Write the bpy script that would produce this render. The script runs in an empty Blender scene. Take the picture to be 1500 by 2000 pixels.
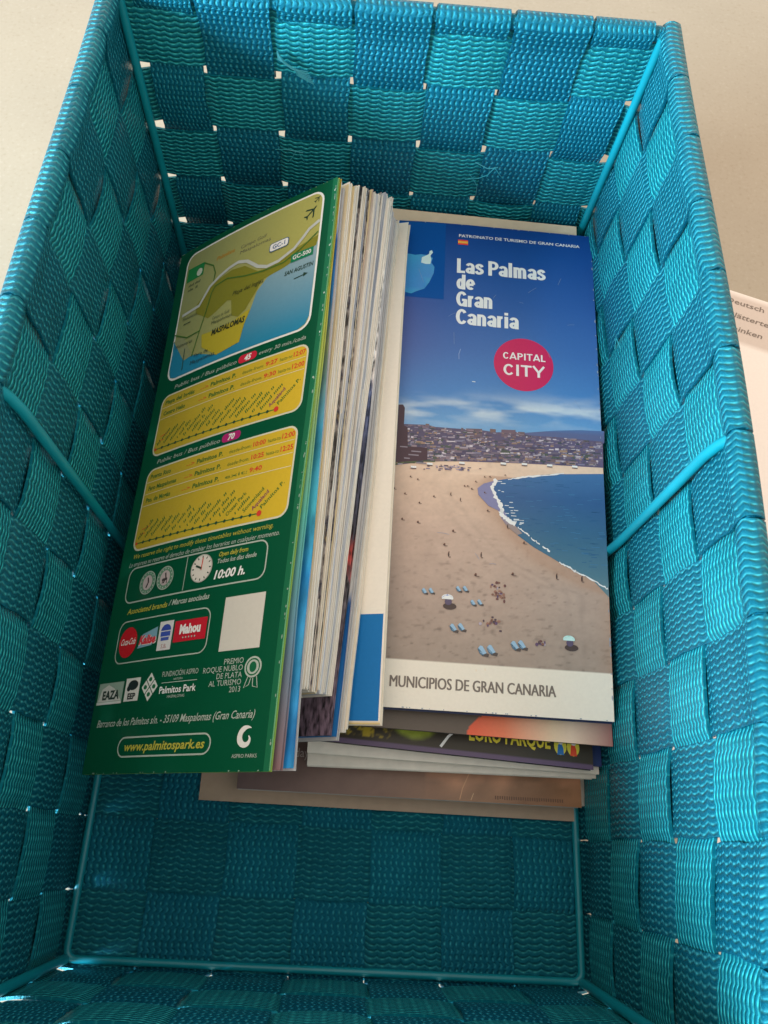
import bpy, bmesh, math, random
import numpy as np
from mathutils import Matrix, Vector

# ------------------------------------------------------------------ camera, world, lights, exposure
S = 0.033                      # one basket cell (strap pitch) in metres; coordinates below are in cells
sc = bpy.context.scene
cam_d = bpy.data.cameras.new("camera")
cam = bpy.data.objects.new("camera", cam_d)
sc.collection.objects.link(cam)
cam_d.sensor_fit = 'HORIZONTAL'; cam_d.sensor_width = 36.0; cam_d.lens = 36.0 * 1543.62 / 1500.0
cam_d.clip_start = 0.01; cam_d.clip_end = 50.0
cam.matrix_world = Matrix(((0.9974937, -0.0638214, -0.0305466, 0), (0.0470889, 0.9210291, -0.3866369, 0), (0.0528101, 0.3842295, 0.9217260, 0), (0, 0, 0, 1)))
cam.location = (3.5520 * S, 1.6770 * S, 12.0160 * S)
sc.camera = cam

world = bpy.data.worlds.new("World"); sc.world = world; world.use_nodes = True
bg = world.node_tree.nodes['Background']
bg.inputs[0].default_value = (1.0, 0.885, 0.77, 1); bg.inputs[1].default_value = 1.42

def area(name, loc, target, size, size_y, power, color):
    l = bpy.data.lights.new(name, 'AREA'); l.shape = 'RECTANGLE'; l.size = size; l.size_y = size_y
    l.energy = power; l.color = color
    o = bpy.data.objects.new(name, l); sc.collection.objects.link(o)
    o.location = loc
    o.rotation_euler = (Vector(target) - Vector(loc)).to_track_quat('-Z', 'Y').to_euler()
    return o
# daylight through a window on the left of the table
area("window_light", (-1.22, -0.36, 0.64), (0.12, 0.22, 0.12), 0.5, 0.45, 80.0, (0.60, 0.84, 1.0))

sc.view_settings.view_transform = 'Standard'; sc.view_settings.look = 'None'
sc.view_settings.exposure = 0.0; sc.view_settings.gamma = 1.0
sc.render.engine = 'CYCLES'
random.seed(7); rng = np.random.RandomState(7)

# ------------------------------------------------------------------ helpers
def lin(c):
    c = c / 255.0
    return c / 12.92 if c <= 0.04045 else ((c + 0.055) / 1.055) ** 2.4
def rgb(r, g, b, k=1.3):
    """photographed print colour -> base colour (k undoes the room light)"""
    return (min(lin(r) * k, .85), min(lin(g) * k, .85), min(lin(b) * k, .85), 1.0)

class NT:
    def __init__(s, name):
        s.m = bpy.data.materials.new(name); s.m.use_nodes = True
        s.t = s.m.node_tree; s.b = s.t.nodes['Principled BSDF']
    def n(s, t, **kw):
        n = s.t.nodes.new(t)
        for k, v in kw.items(): setattr(n, k, v)
        return n
    def l(s, a, b): s.t.links.new(a, b)
    def math(s, op, a, b=None, c=None):
        n = s.n('ShaderNodeMath', operation=op)
        for i, v in enumerate((a, b, c)):
            if v is None: continue
            if isinstance(v, (int, float)): n.inputs[i].default_value = v
            else: s.l(v, n.inputs[i])
        return n.outputs[0]
    def noise(s, scale, detail=3, vec=None, dim='3D'):
        n = s.n('ShaderNodeTexNoise'); n.inputs['Scale'].default_value = scale; n.inputs['Detail'].default_value = detail
        if vec is not None: s.l(vec, n.inputs['Vector'])
        return n.outputs['Fac']
    def ramp(s, fac, stops):
        r = s.n('ShaderNodeValToRGB'); s.l(fac, r.inputs[0])
        e = r.color_ramp.elements
        while len(e) < len(stops): e.new(0.5)
        for el, (p, c) in zip(e, stops): el.position = p; el.color = c
        return r.outputs[0]
    def bump(s, h, strength, dist, normal=None):
        b = s.n('ShaderNodeBump'); b.inputs['Strength'].default_value = strength; b.inputs['Distance'].default_value = dist
        s.l(h, b.inputs['Height'])
        if normal is not None: s.l(normal, b.inputs['Normal'])
        s.l(b.outputs[0], s.b.inputs['Normal']); return b.outputs[0]

def webbing(name, base, ribs=12.0, waves=6.3, rough=0.25, stitch=0.9):
    """woven polypropylene tape: scalloped ribs that run along the strap (uv: u across, v along in cells)"""
    t = NT(name)
    uv = t.n('ShaderNodeUVMap'); uv.uv_map = 'UVMap'
    sp = t.n('ShaderNodeSeparateXYZ'); t.l(uv.outputs[0], sp.inputs[0])
    u, v = sp.outputs[0], sp.outputs[1]
    nz = t.noise(9, 2, uv.outputs[0])
    vv = t.math('ADD', v, t.math('MULTIPLY', nz, 0.05))
    uu = t.math('ADD', u, t.math('MULTIPLY', t.noise(4, 2, uv.outputs[0]), 0.03))
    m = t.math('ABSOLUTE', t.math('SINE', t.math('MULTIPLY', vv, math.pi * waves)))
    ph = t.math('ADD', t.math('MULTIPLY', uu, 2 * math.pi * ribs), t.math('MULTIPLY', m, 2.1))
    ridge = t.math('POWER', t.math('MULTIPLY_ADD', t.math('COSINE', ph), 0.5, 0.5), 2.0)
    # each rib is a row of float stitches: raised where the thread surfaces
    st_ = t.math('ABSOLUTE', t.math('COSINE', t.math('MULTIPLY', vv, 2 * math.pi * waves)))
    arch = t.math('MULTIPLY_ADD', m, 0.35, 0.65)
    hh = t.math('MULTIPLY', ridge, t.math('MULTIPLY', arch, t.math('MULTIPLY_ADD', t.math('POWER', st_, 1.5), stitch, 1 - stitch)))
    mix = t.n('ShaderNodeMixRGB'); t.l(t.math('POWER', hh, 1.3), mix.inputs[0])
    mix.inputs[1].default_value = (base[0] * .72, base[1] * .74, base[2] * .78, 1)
    mix.inputs[2].default_value = (base[0] * 1.5 + .05, base[1] * 3.3, base[2] * 2.5, 1)  # glints on thread tops and shade between them are painted into the colour
    # slow unevenness of the tape
    mx2 = t.n('ShaderNodeMixRGB', blend_type='MULTIPLY'); mx2.inputs[0].default_value = 1.0
    t.l(mix.outputs[0], mx2.inputs[1])
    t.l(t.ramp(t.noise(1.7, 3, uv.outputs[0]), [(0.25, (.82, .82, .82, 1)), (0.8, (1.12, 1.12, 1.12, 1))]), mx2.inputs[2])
    t.l(mx2.outputs[0], t.b.inputs['Base Color'])
    t.b.inputs['Roughness'].default_value = rough
    t.b.inputs['Specular IOR Level'].default_value = 0.8
    t.b.inputs['Specular Tint'].default_value = (0.12, 0.85, 1.0, 1)
    fib = t.noise(160, 2, uv.outputs[0])
    hb = t.math('ADD', hh, t.math('MULTIPLY', fib, 0.3))
    t.bump(hb, 1.0, 0.0010)
    return t.m

def plain(name, col, rough=0.5, spec=0.5, nscale=None, namt=0.06, bump=0.0, bscale=900):
    t = NT(name); c = tuple(col[:3])
    t.b.inputs['Roughness'].default_value = rough; t.b.inputs['Specular IOR Level'].default_value = spec
    if nscale:
        tc = t.n('ShaderNodeTexCoord')
        f = t.noise(nscale, 4, tc.outputs['Object'])
        t.l(t.ramp(f, [(0.3, tuple(x * (1 - namt) for x in c) + (1,)), (0.7, tuple(min(x * (1 + namt), 1) for x in c) + (1,))]), t.b.inputs['Base Color'])
    else: t.b.inputs['Base Color'].default_value = c + (1,)
    if bump:
        tc = t.n('ShaderNodeTexCoord'); t.bump(t.noise(bscale, 3, tc.outputs['Object']), 1.0, bump)
    return t.m

def link(o): sc.collection.objects.link(o)
def tag(o, label=None, cat=None, group=None, kind=None):
    if label: o['label'] = label
    if cat: o['category'] = cat
    if group: o['group'] = group
    if kind: o['kind'] = kind
    return o
def empty(name, loc, label, cat, group=None):
    o = bpy.data.objects.new(name, None); link(o); o.location = tuple(c * S for c in loc)
    o.empty_display_size = 0.02
    return tag(o, label, cat, group)
def mesh_obj(name, V, F, mats, parent=None, uv=None, mi=None, smooth=True, col=None):
    """V in cells, world position; the object gets the parent's location as origin"""
    V = np.asarray(V, float) * S
    off = np.array(parent.location) if parent is not None else V.mean(0)
    if parent is not None and parent.parent is not None: off = np.array(parent.parent.location) + np.array(parent.location)
    me = bpy.data.meshes.new(name)
    me.from_pydata((V - off).tolist(), [], [list(map(int, f)) for f in F])
    if not isinstance(mats, (list, tuple)): mats = [mats]
    for m in mats: me.materials.append(m)
    if uv is not None:
        l = me.uv_layers.new(name='UVMap'); idx = np.zeros(len(me.loops), int); me.loops.foreach_get('vertex_index', idx)
        l.data.foreach_set('uv', np.asarray(uv, np.float32)[idx].ravel())
    if mi is not None: me.polygons.foreach_set('material_index', np.asarray(mi, np.int32))
    if col is not None:
        a = me.color_attributes.new('Col', 'FLOAT_COLOR', 'POINT'); a.data.foreach_set('color', np.asarray(col, np.float32).ravel())
    if smooth: me.polygons.foreach_set('use_smooth', [True] * len(me.polygons))
    me.update()
    if smooth: me.set_sharp_from_angle(angle=math.radians(50))
    o = bpy.data.objects.new(name, me); link(o)
    if parent is not None: o.parent = parent
    else: o.location = off
    return o
def grid_faces(n, m, base=0, closed=False):
    i, j = np.meshgrid(np.arange(n - 1), np.arange(m - 1), indexing='ij')
    a = (i * m + j).ravel() + base
    F = np.stack([a, a + 1, a + m + 1, a + m], 1)
    if closed:
        j = np.arange(m - 1); a = (n - 1) * m + j + base; b = j + base
        F = np.vstack([F, np.stack([a, a + 1, b + 1, b], 1)])
    return F
def tube(pts, r, n=10, closed=False):
    P = np.asarray(pts, float); N = len(P); V = []; ref = np.array([0.0, 0, 1])
    if closed: Tn = np.roll(P, -1, 0) - np.roll(P, 1, 0)
    else: Tn = np.gradient(P, axis=0)
    Tn /= np.linalg.norm(Tn, axis=1)[:, None]
    if np.mean(np.abs(Tn[:, 2])) > .8: ref = np.array([1.0, 0, 0])
    for p, t in zip(P, Tn):
        x = np.cross(t, ref); x /= np.linalg.norm(x); y = np.cross(t, x)
        for k in range(n):
            a = 2 * math.pi * k / n
            V.append(p + r * (math.cos(a) * x + math.sin(a) * y))
    F = []
    for i in range(N if closed else N - 1):
        for k in range(n):
            a, b = i * n + k, i * n + (k + 1) % n; c, d = ((i + 1) % N) * n + k, ((i + 1) % N) * n + (k + 1) % n
            F.append((a, b, d, c))
    if not closed: F += [tuple(range(n)), tuple(range((N - 1) * n, N * n))]
    return np.array(V), F

# ------------------------------------------------------------------ table
L, H = 11.38, 5.30
TZ = -0.15                                            # table top, under the woven base
t = NT('table_laminate')
tc = t.n('ShaderNodeTexCoord')
spk = t.noise(420, 2, tc.outputs['Object']); cl = t.noise(14, 4, tc.outputs['Object'])
t.b.inputs['Roughness'].default_value = 0.55
m1 = t.n('ShaderNodeMixRGB', blend_type='MULTIPLY'); m1.inputs[0].default_value = 1
t.l(t.ramp(spk, [(0.28, (.345, .283, .205, 1)), (0.40, (.375, .312, .232, 1)), (0.62, (.381, .318, .238, 1)), (0.72, (.405, .343, .262, 1))]), m1.inputs[1])
t.l(t.ramp(cl, [(0.3, (.95, .95, .95, 1)), (0.7, (1.03, 1.03, 1.03, 1))]), m1.inputs[2])
t.l(m1.outputs[0], t.b.inputs['Base Color'])
t.bump(t.noise(1400, 2, tc.outputs['Object']), 0.4, 0.0001)
c = 1.4 / S
tv, tf = [], []
bmv = [(x, y, z) for z in (TZ - 0.9, TZ) for x, y in ((-c, -c), (c, -c), (c, c), (-c, c))]
table = mesh_obj('table', bmv, [(0, 3, 2, 1), (4, 5, 6, 7), (0, 1, 5, 4), (1, 2, 6, 5), (2, 3, 7, 6), (3, 0, 4, 7)], t.m, smooth=False)
tag(table, kind='structure')

# ------------------------------------------------------------------ basket
TEAL = (0.0015, 0.136, 0.222)
web_mats = [webbing('webbing_a', TEAL), webbing('webbing_b', (0.0013, 0.124, 0.210)), webbing('webbing_c', (0.004, 0.182, 0.240), stitch=.5)]  # same tape: directional sheen put into base colours, ring (last) lighter, uprights darker
rod_mat = plain('teal_plastic', (0.002, 0.235, 0.30), rough=0.38, nscale=60, namt=.08)
basket = empty('woven_basket', (3.5, L / 2, TZ), 'rectangular turquoise basket of woven webbing straps holding the brochures', 'basket')

def xl(y, z):
    s = math.sin(math.pi * min(max(y / L, 0), 1))
    return 0.012 * z - 0.10 * s * s * z / 4.3
def xr(y, z):
    s = math.sin(math.pi * min(max(y / L, 0), 1))
    return 7.0 + 0.017 * z + 0.14 * s * s * min(1, z / 2.3) - 0.16 * (z / 4) * math.exp(-(max(y, 0) / 1.6) ** 2)
def wall(side, a, z, d):
    """point of a wall: a runs along it, d goes inwards"""
    if side == 'left': return (xl(a, z) + d, a, z)
    if side == 'right': return (xr(a, z) - d, a, z)
    y = d - 0.01 * z if side == 'front' else L - 0.017 * z - d
    yy = 0 if side == 'front' else L
    x0, x1 = xl(yy, z), xr(yy, z)
    return (x0 + (x1 - x0) * a / 7.0, y, z)

COL = list(range(8))
ROW = [0.926 * j for j in range(7)] + [5.556 + (L - 5.556) * j / 6 for j in range(1, 7)]
LEV = [0.30 + 0.9918 * k for k in range(6)]
AMP = 0.046
def prof(t): return math.sin(math.pi * min(max(t, 0), 1)) ** 0.62
puff = {}
def bulge(key, sign):
    """how far an over-strap bellies out in its cell"""
    if key not in puff: puff[key] = random.uniform(0.75, 1.4) if sign > 0 else random.uniform(.9, 1.1)
    return sign * AMP * puff[key]
# which strap lies on the inside of each cell
def ring_over(side, a, r):
    if side == 'back': return (a + r) % 2 == 0
    if side == 'front': return (a + r) % 2 == 1
    return (a + r) % 2 == 0
def floor_long_over(c, r): return (c + r) % 2 == 1

TH = 0.032
NU = 7
def ribbon(name, stations, hw_fn, mat, closed=False, floor_hw=0.0):
    """stations: list of (fn(cross, d) -> point, d, tint); builds a strap with thickness and frayed-free hems"""
    n = len(stations); us = np.linspace(-1, 1, NU)
    G = np.zeros((n, NU, 3))
    wob = random.uniform(0, 9)
    for i, (fn, d) in enumerate(stations):
        hwl = hw_fn(i); wl = 0.008 * math.sin(i * 0.9 + wob) + 0.005 * math.sin(i * 2.3 + wob * 2)
        if fn(0, 0)[2] < 0.2: hwl = max(hwl, floor_hw)
        for j, u in enumerate(us):
            dd = d * (1 - 0.22 * u ** 4) if d > 0 else d
            G[i, j] = fn(u * hwl + wl, dd)
    dU = np.gradient(G, axis=1)
    if closed: dS = np.roll(G, -1, 0) - np.roll(G, 1, 0)
    else: dS = np.gradient(G, axis=0)
    N = np.cross(dS, dU); N /= (np.linalg.norm(N, axis=2)[:, :, None] + 1e-9)
    seg = np.linalg.norm(np.diff(G[:, NU // 2], axis=0), axis=1); vv = np.concatenate([[0], np.cumsum(seg)])
    # closed loop cross-section: top row, hem, bottom row, hem
    e = TH / 2
    ring = np.concatenate([G + N * e, (G - N * e)[:, ::-1]], axis=1)          # n x 2NU
    m = 2 * NU
    uu = np.concatenate([(us + 1) / 2, ((us + 1) / 2)[::-1]])
    V = ring.reshape(-1, 3); UV = np.stack(np.broadcast_arrays(uu[None, :], vv[:, None]), 2).reshape(-1, 2)
    F = []
    last = n if closed else n - 1
    for i in range(last):
        a, b = i * m, ((i + 1) % n) * m
        for k in range(m):
            k2 = (k + 1) % m
            F.append((a + k, a + k2, b + k2, b + k))
    if not closed: F += [tuple(range(m))[::-1], tuple(range((n - 1) * m, n * m))]
    o = mesh_obj(name, V, F, mat, basket, uv=UV)
    return o

RR = 0.125
def over_rim(side, a0, inner):
    """stations for a strap folded over the rim, from outside to inside"""
    st = []
    for z in np.linspace(H - 1.15, H - 0.05, 8):
        st.append((lambda c, d, z=z: wall(side, a0 + c, z, d), -0.105 - 0.02 * math.sin(3 * z)))
    for k in range(9):
        th = math.pi * (k / 8)
        st.append((lambda c, d, th=th: wall(side, a0 + c, H + RR * 0.95 * math.sin(th), 0.0 + d), -RR * math.cos(th)))
    return st
def wall_run(side, a0, ai, down=True):
    """stations of an upright strap on a wall from the rim to the floor"""
    st = []
    zs = []
    for k in range(4, -1, -1):
        z1, z0 = LEV[k + 1], LEV[k]
        over = not ring_over(side, ai, k)
        A = bulge((side, ai, k), 1 if over else -1)
        for q in np.linspace(0, 1, 9)[(1 if k < 4 else 1):]:
            z = z1 + (z0 - z1) * q
            if z > H - 0.06: continue
            d = A * prof(q)
            w = min(max((z - 4.95) / 0.3, 0), 1)           # ease into the rim fold
            d = d * (1 - w) + RR * 0.8 * w
            st.append((lambda c, d, z=z: wall(side, a0 + c, z, d), d))
    for z in (0.22, 0.14):
        st.append((lambda c, d, z=z: wall(side, a0 + c, z, d), 0.0))
    return st
def bend(side, a0):
    st = []
    for k in range(1, 4):
        th = math.pi / 2 * k / 4; r = 0.12
        st.append((lambda c, d, th=th, r=r: (lambda p: (p[0], p[1], r - r * math.sin(th)))(wall(side, a0 + c, 0.0, r * (1 - math.cos(th)))), 0.0))
    return st

# seven straps that run from the front rim, under the floor, up to the back rim
for i in range(7):
    a0 = i + 0.5 + (0.115 if i == 0 else -0.10 if i == 6 else random.uniform(-.012, .012)); af = i + .5
    st = over_rim('front', a0, True) + wall_run('front', a0, i) + bend('front', af)
    for r in range(12):
        over = floor_long_over(i, r); A = bulge(('f', i, r), 1 if over else -1) * 1.1
        for q in np.linspace(0, 1, 8)[:-1]:
            y = ROW[r] + (ROW[r + 1] - ROW[r]) * q
            if y < .13 or y > L - .13: continue
            st.append((lambda c, d, y=y: (af + c, y, d), A * prof(q)))
    st += bend('back', af)[::-1] + wall_run('back', a0, i)[::-1] + over_rim('back', a0, True)[::-1]
    hw0 = (0.355, .455, .465, .475, .46, .478, .375)[i]
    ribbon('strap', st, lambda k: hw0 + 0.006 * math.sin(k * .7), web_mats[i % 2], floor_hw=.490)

cross_mats = [webbing('webbing_d', (.0017, .120, .180), stitch=.5), webbing('webbing_e', (.0015, .113, .173), stitch=.65)]  # darker than the ring tape: weaker sheen of the uprights is painted in
# twelve straps across, up both long walls
for r in range(12):
    yc = (ROW[r] + ROW[r + 1]) / 2; half = (ROW[r + 1] - ROW[r]) / 2
    st = over_rim('left', yc, True) + wall_run('left', yc, r)
    def fb(side):
        o = []
        for k in range(1, 4):
            th = math.pi / 2 * k / 4; rr = 0.12
            x = rr * (1 - math.cos(th)) if side == 'left' else 7 - rr * (1 - math.cos(th))
            o.append((lambda c, d, x=x, z=rr - rr * math.sin(th): (x, yc + c, z), 0.0))
        return o
    st += fb('left')
    for cidx in range(7):
        over = not floor_long_over(cidx, r); A = bulge(('g', cidx, r), 1 if over else -1) * 1.1
        for q in np.linspace(0, 1, 9)[:-1]:
            x = cidx + q
            if x < .13 or x > 6.87: continue
            st.append((lambda c, d, x=x: (x, yc + c, d), A * prof(q)))
    st += fb('right')[::-1] + wall_run('right', yc, r)[::-1] + over_rim('right', yc, True)[::-1]
    hw = half - random.uniform(.006, .02)
    ribbon('strap', st, lambda k: hw + 0.005 * math.sin(k * .6), cross_mats[r % 2], floor_hw=half - .004)

# five horizontal straps round the walls
for k in range(5):
    zc = (LEV[k] + LEV[k + 1]) / 2; st = []
    m = 0.14
    for side, grid in (('left', ROW), ('back', COL), ('right', ROW), ('front', COL)):
        n = len(grid) - 1; order = range(n) if side in ('left', 'back') else range(n - 1, -1, -1)
        length = grid[-1]
        for a in order:
            over = ring_over(side, a, k); A = bulge((side, a, k, 'h'), 1 if over else -1)
            qs = np.linspace(0, 1, 9)[:-1]
            for q in qs:
                qq = q if side in ('left', 'back') else 1 - q
                p = grid[a] + (grid[a + 1] - grid[a]) * qq
                if p < m or p > length - m: continue
                d = A * prof(qq)
                st.append((lambda c, d, p=p, side=side: wall(side, p, zc + c, d), d))
        # round the corner
        cx, cy, sx, sy = {'left': (0, L, 1, -1), 'back': (7, L, -1, -1), 'right': (7, 0, -1, 1), 'front': (0, 0, 1, 1)}[side]
        for q in (0.25, .5, .75):
            th = q * math.pi / 2; e = 0.13
            vx, vy = (1 - math.cos(th), 1 - math.sin(th)) if side in ('left', 'right') else (1 - math.sin(th), 1 - math.cos(th))
            def fn(c, d, vx=vx, vy=vy, cx=cx, cy=cy, sx=sx, sy=sy):
                z = zc + c
                X = xl(cy, z) if cx == 0 else xr(cy, z); Y = (-.01 * z) if cy == 0 else L - .017 * z
                return (X + sx * e * vx, Y + sy * e * vy, z)
            st.append((fn, 0.0))
    hwk = (.455, .442, .435, .428, .435)[k]
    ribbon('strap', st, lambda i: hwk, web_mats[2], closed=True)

# rim wire wrapped with the same tape, visible at the corners and in the notches
def rim_path(z, r):
    P = []
    for (cx, cy, a0) in ((0, 0, math.pi), (7, 0, 1.5 * math.pi), (7, L, 0), (0, L, .5 * math.pi)):
        ox = cx + (r if cx == 0 else -r); oy = cy + (r if cy == 0 else -r)
        for q in range(7):
            a = a0 + q / 6 * math.pi / 2
            P.append((ox + r * math.cos(a), oy + r * math.sin(a)))
    out = []
    for i in range(len(P)):
        a, b = np.array(P[i]), np.array(P[(i + 1) % len(P)])
        n = max(1, int(np.linalg.norm(b - a) / .4))
        for q in range(n):
            p = a + (b - a) * q / n; x, y = p
            dx = (xl(y, z) * max(0, 1 - x / 3) + (xr(y, z) - 7) * max(0, 1 - (7 - x) / 3))
            dy = -0.01 * z * (1 - y / L) - .017 * z * (y / L)
            out.append((x + dx, y + dy, z))
    return out
V, F = tube(rim_path(H, .16), 0.092, 12, closed=True)
npt = len(V) // 12
dd = np.concatenate([[0], np.cumsum(np.linalg.norm(np.diff(V[::12], axis=0), axis=1))])
uvr = np.array([(dd[i] * 1.0, k / 12 * .8) for i in range(npt) for k in range(12)])
mesh_obj('rim', V, F, web_mats[0], basket, uv=uvr)

# plastic covered frame rods inside
def rod(name, P, r=0.066, closed=False):
    V, F = tube(P, r, 12, closed); return mesh_obj(name, V, F, rod_mat, basket)
def lerp3(a, b, n): return [tuple(a[i] + (b[i] - a[i]) * q / n for i in range(3)) for q in range(n + 1)]
o = 0.105
for cx, cy in ((0, 0), (7, 0), (7, L), (0, L)):
    P = []
    for z in np.linspace(0.06, H + .02, 14):
        X = xl(cy, z) + o if cx == 0 else xr(cy, z) - o
        Y = -.01 * z + o if cy == 0 else L - .017 * z - o
        P.append((X, Y, z))
    rod('corner_rod', P, 0.060)
for side in ('left', 'right'):
    P = [wall(side, ROW[6], z, (0.125 if z < 5.0 else .125 - .4 * (z - 5.0))) for z in np.linspace(0.05, H + .04, 22)]
    rod('side_rod', P, 0.060)
fr = []
for (cx, cy, a0) in ((o, o, math.pi), (7 - o, o, 1.5 * math.pi), (7 - o, L - o, 0), (o, L - o, .5 * math.pi)):
    r = .12; ox = cx + (r if cx < 3 else -r); oy = cy + (r if cy < 3 else -r)
    for q in range(5):
        a = a0 + q / 4 * math.pi / 2; fr.append((ox + r * math.cos(a), oy + r * math.sin(a), 0.085))
full = []
for i in range(len(fr)):
    a, b = fr[i], fr[(i + 1) % len(fr)]; n = max(1, int(math.dist(a, b) / .8))
    full += [tuple(a[k] + (b[k] - a[k]) * q / n for k in range(3)) for q in range(n)]
rod('bottom_frame_rod', full, 0.052, closed=True)

# loose filaments frayed from the tape ends
thr = plain('frayed_filament', (0.03, 0.30, 0.36), rough=.4)
def thread(pts, r=0.008):
    P = np.array(pts, float); n = len(P)
    tt = np.linspace(0, n - 1, 4 * n); Q = np.stack([np.interp(tt, range(n), P[:, k]) for k in range(3)], 1)
    return tube(Q, r, 5)
def threads(name, lst):
    VV, FF = [], []; b = 0
    for q in lst:
        V, F = thread(*q); VV.append(V); FF += [tuple(x + b for x in f) for f in F]; b += len(V)
    mesh_obj(name, np.vstack(VV), FF, thr, basket)
yb = L - .17
def bw(a, z, out=.14): return wall('back', a, z, out)
threads('loose_thread', [([bw(2.02, 4.72), bw(2.1, 4.62, .2), bw(2.22, 4.53, .2), bw(2.4, 4.44, .15)], .007)] +
        [([bw(2.02, 4.72 - .02 * q, .12), bw(2.12 + .02 * q, 4.60 - .01 * q, .19), bw(2.28, 4.50 - .014 * q, .17), bw(2.42 + .012 * q, 4.45 - .03 * q, .13)], .006) for q in range(7)])
threads('loose_thread', [([bw(1.9, 3.1), bw(2.1, 3.17, .2), bw(2.32, 3.13, .2)], .006), ([bw(2.22, 3.15, .19), bw(2.14, 3.0, .2), bw(2.08, 2.9, .16)], .006), ([bw(2.26, 3.15, .19), bw(2.3, 3.02, .2), bw(2.33, 2.92, .15)], .006)])
threads('loose_thread', [([bw(4.9, 3.15), bw(5.1, 3.1, .2), bw(5.25, 3.12, .18)], .006), ([bw(5.2, 3.12, .19), bw(5.12, 2.98, .2), bw(5.0, 2.86, .16), bw(4.8, 2.8, .14)], .006), ([bw(5.2, 3.12, .19), bw(5.3, 3.0, .2), bw(5.36, 2.9, .15)], .006), ([bw(4.85, 2.92), bw(5.0, 2.75, .2), bw(5.02, 2.5, .16)], .005)])
wr = lambda a, z, out=.14: wall('right', a, z, out)
threads('loose_thread', [([wr(8.4, 2.9), wr(8.25, 3.05, .2), wr(8.05, 3.1, .18)], .006), ([wr(8.3, 3.0, .18), wr(8.15, 2.95, .2)], .005)])

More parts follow.
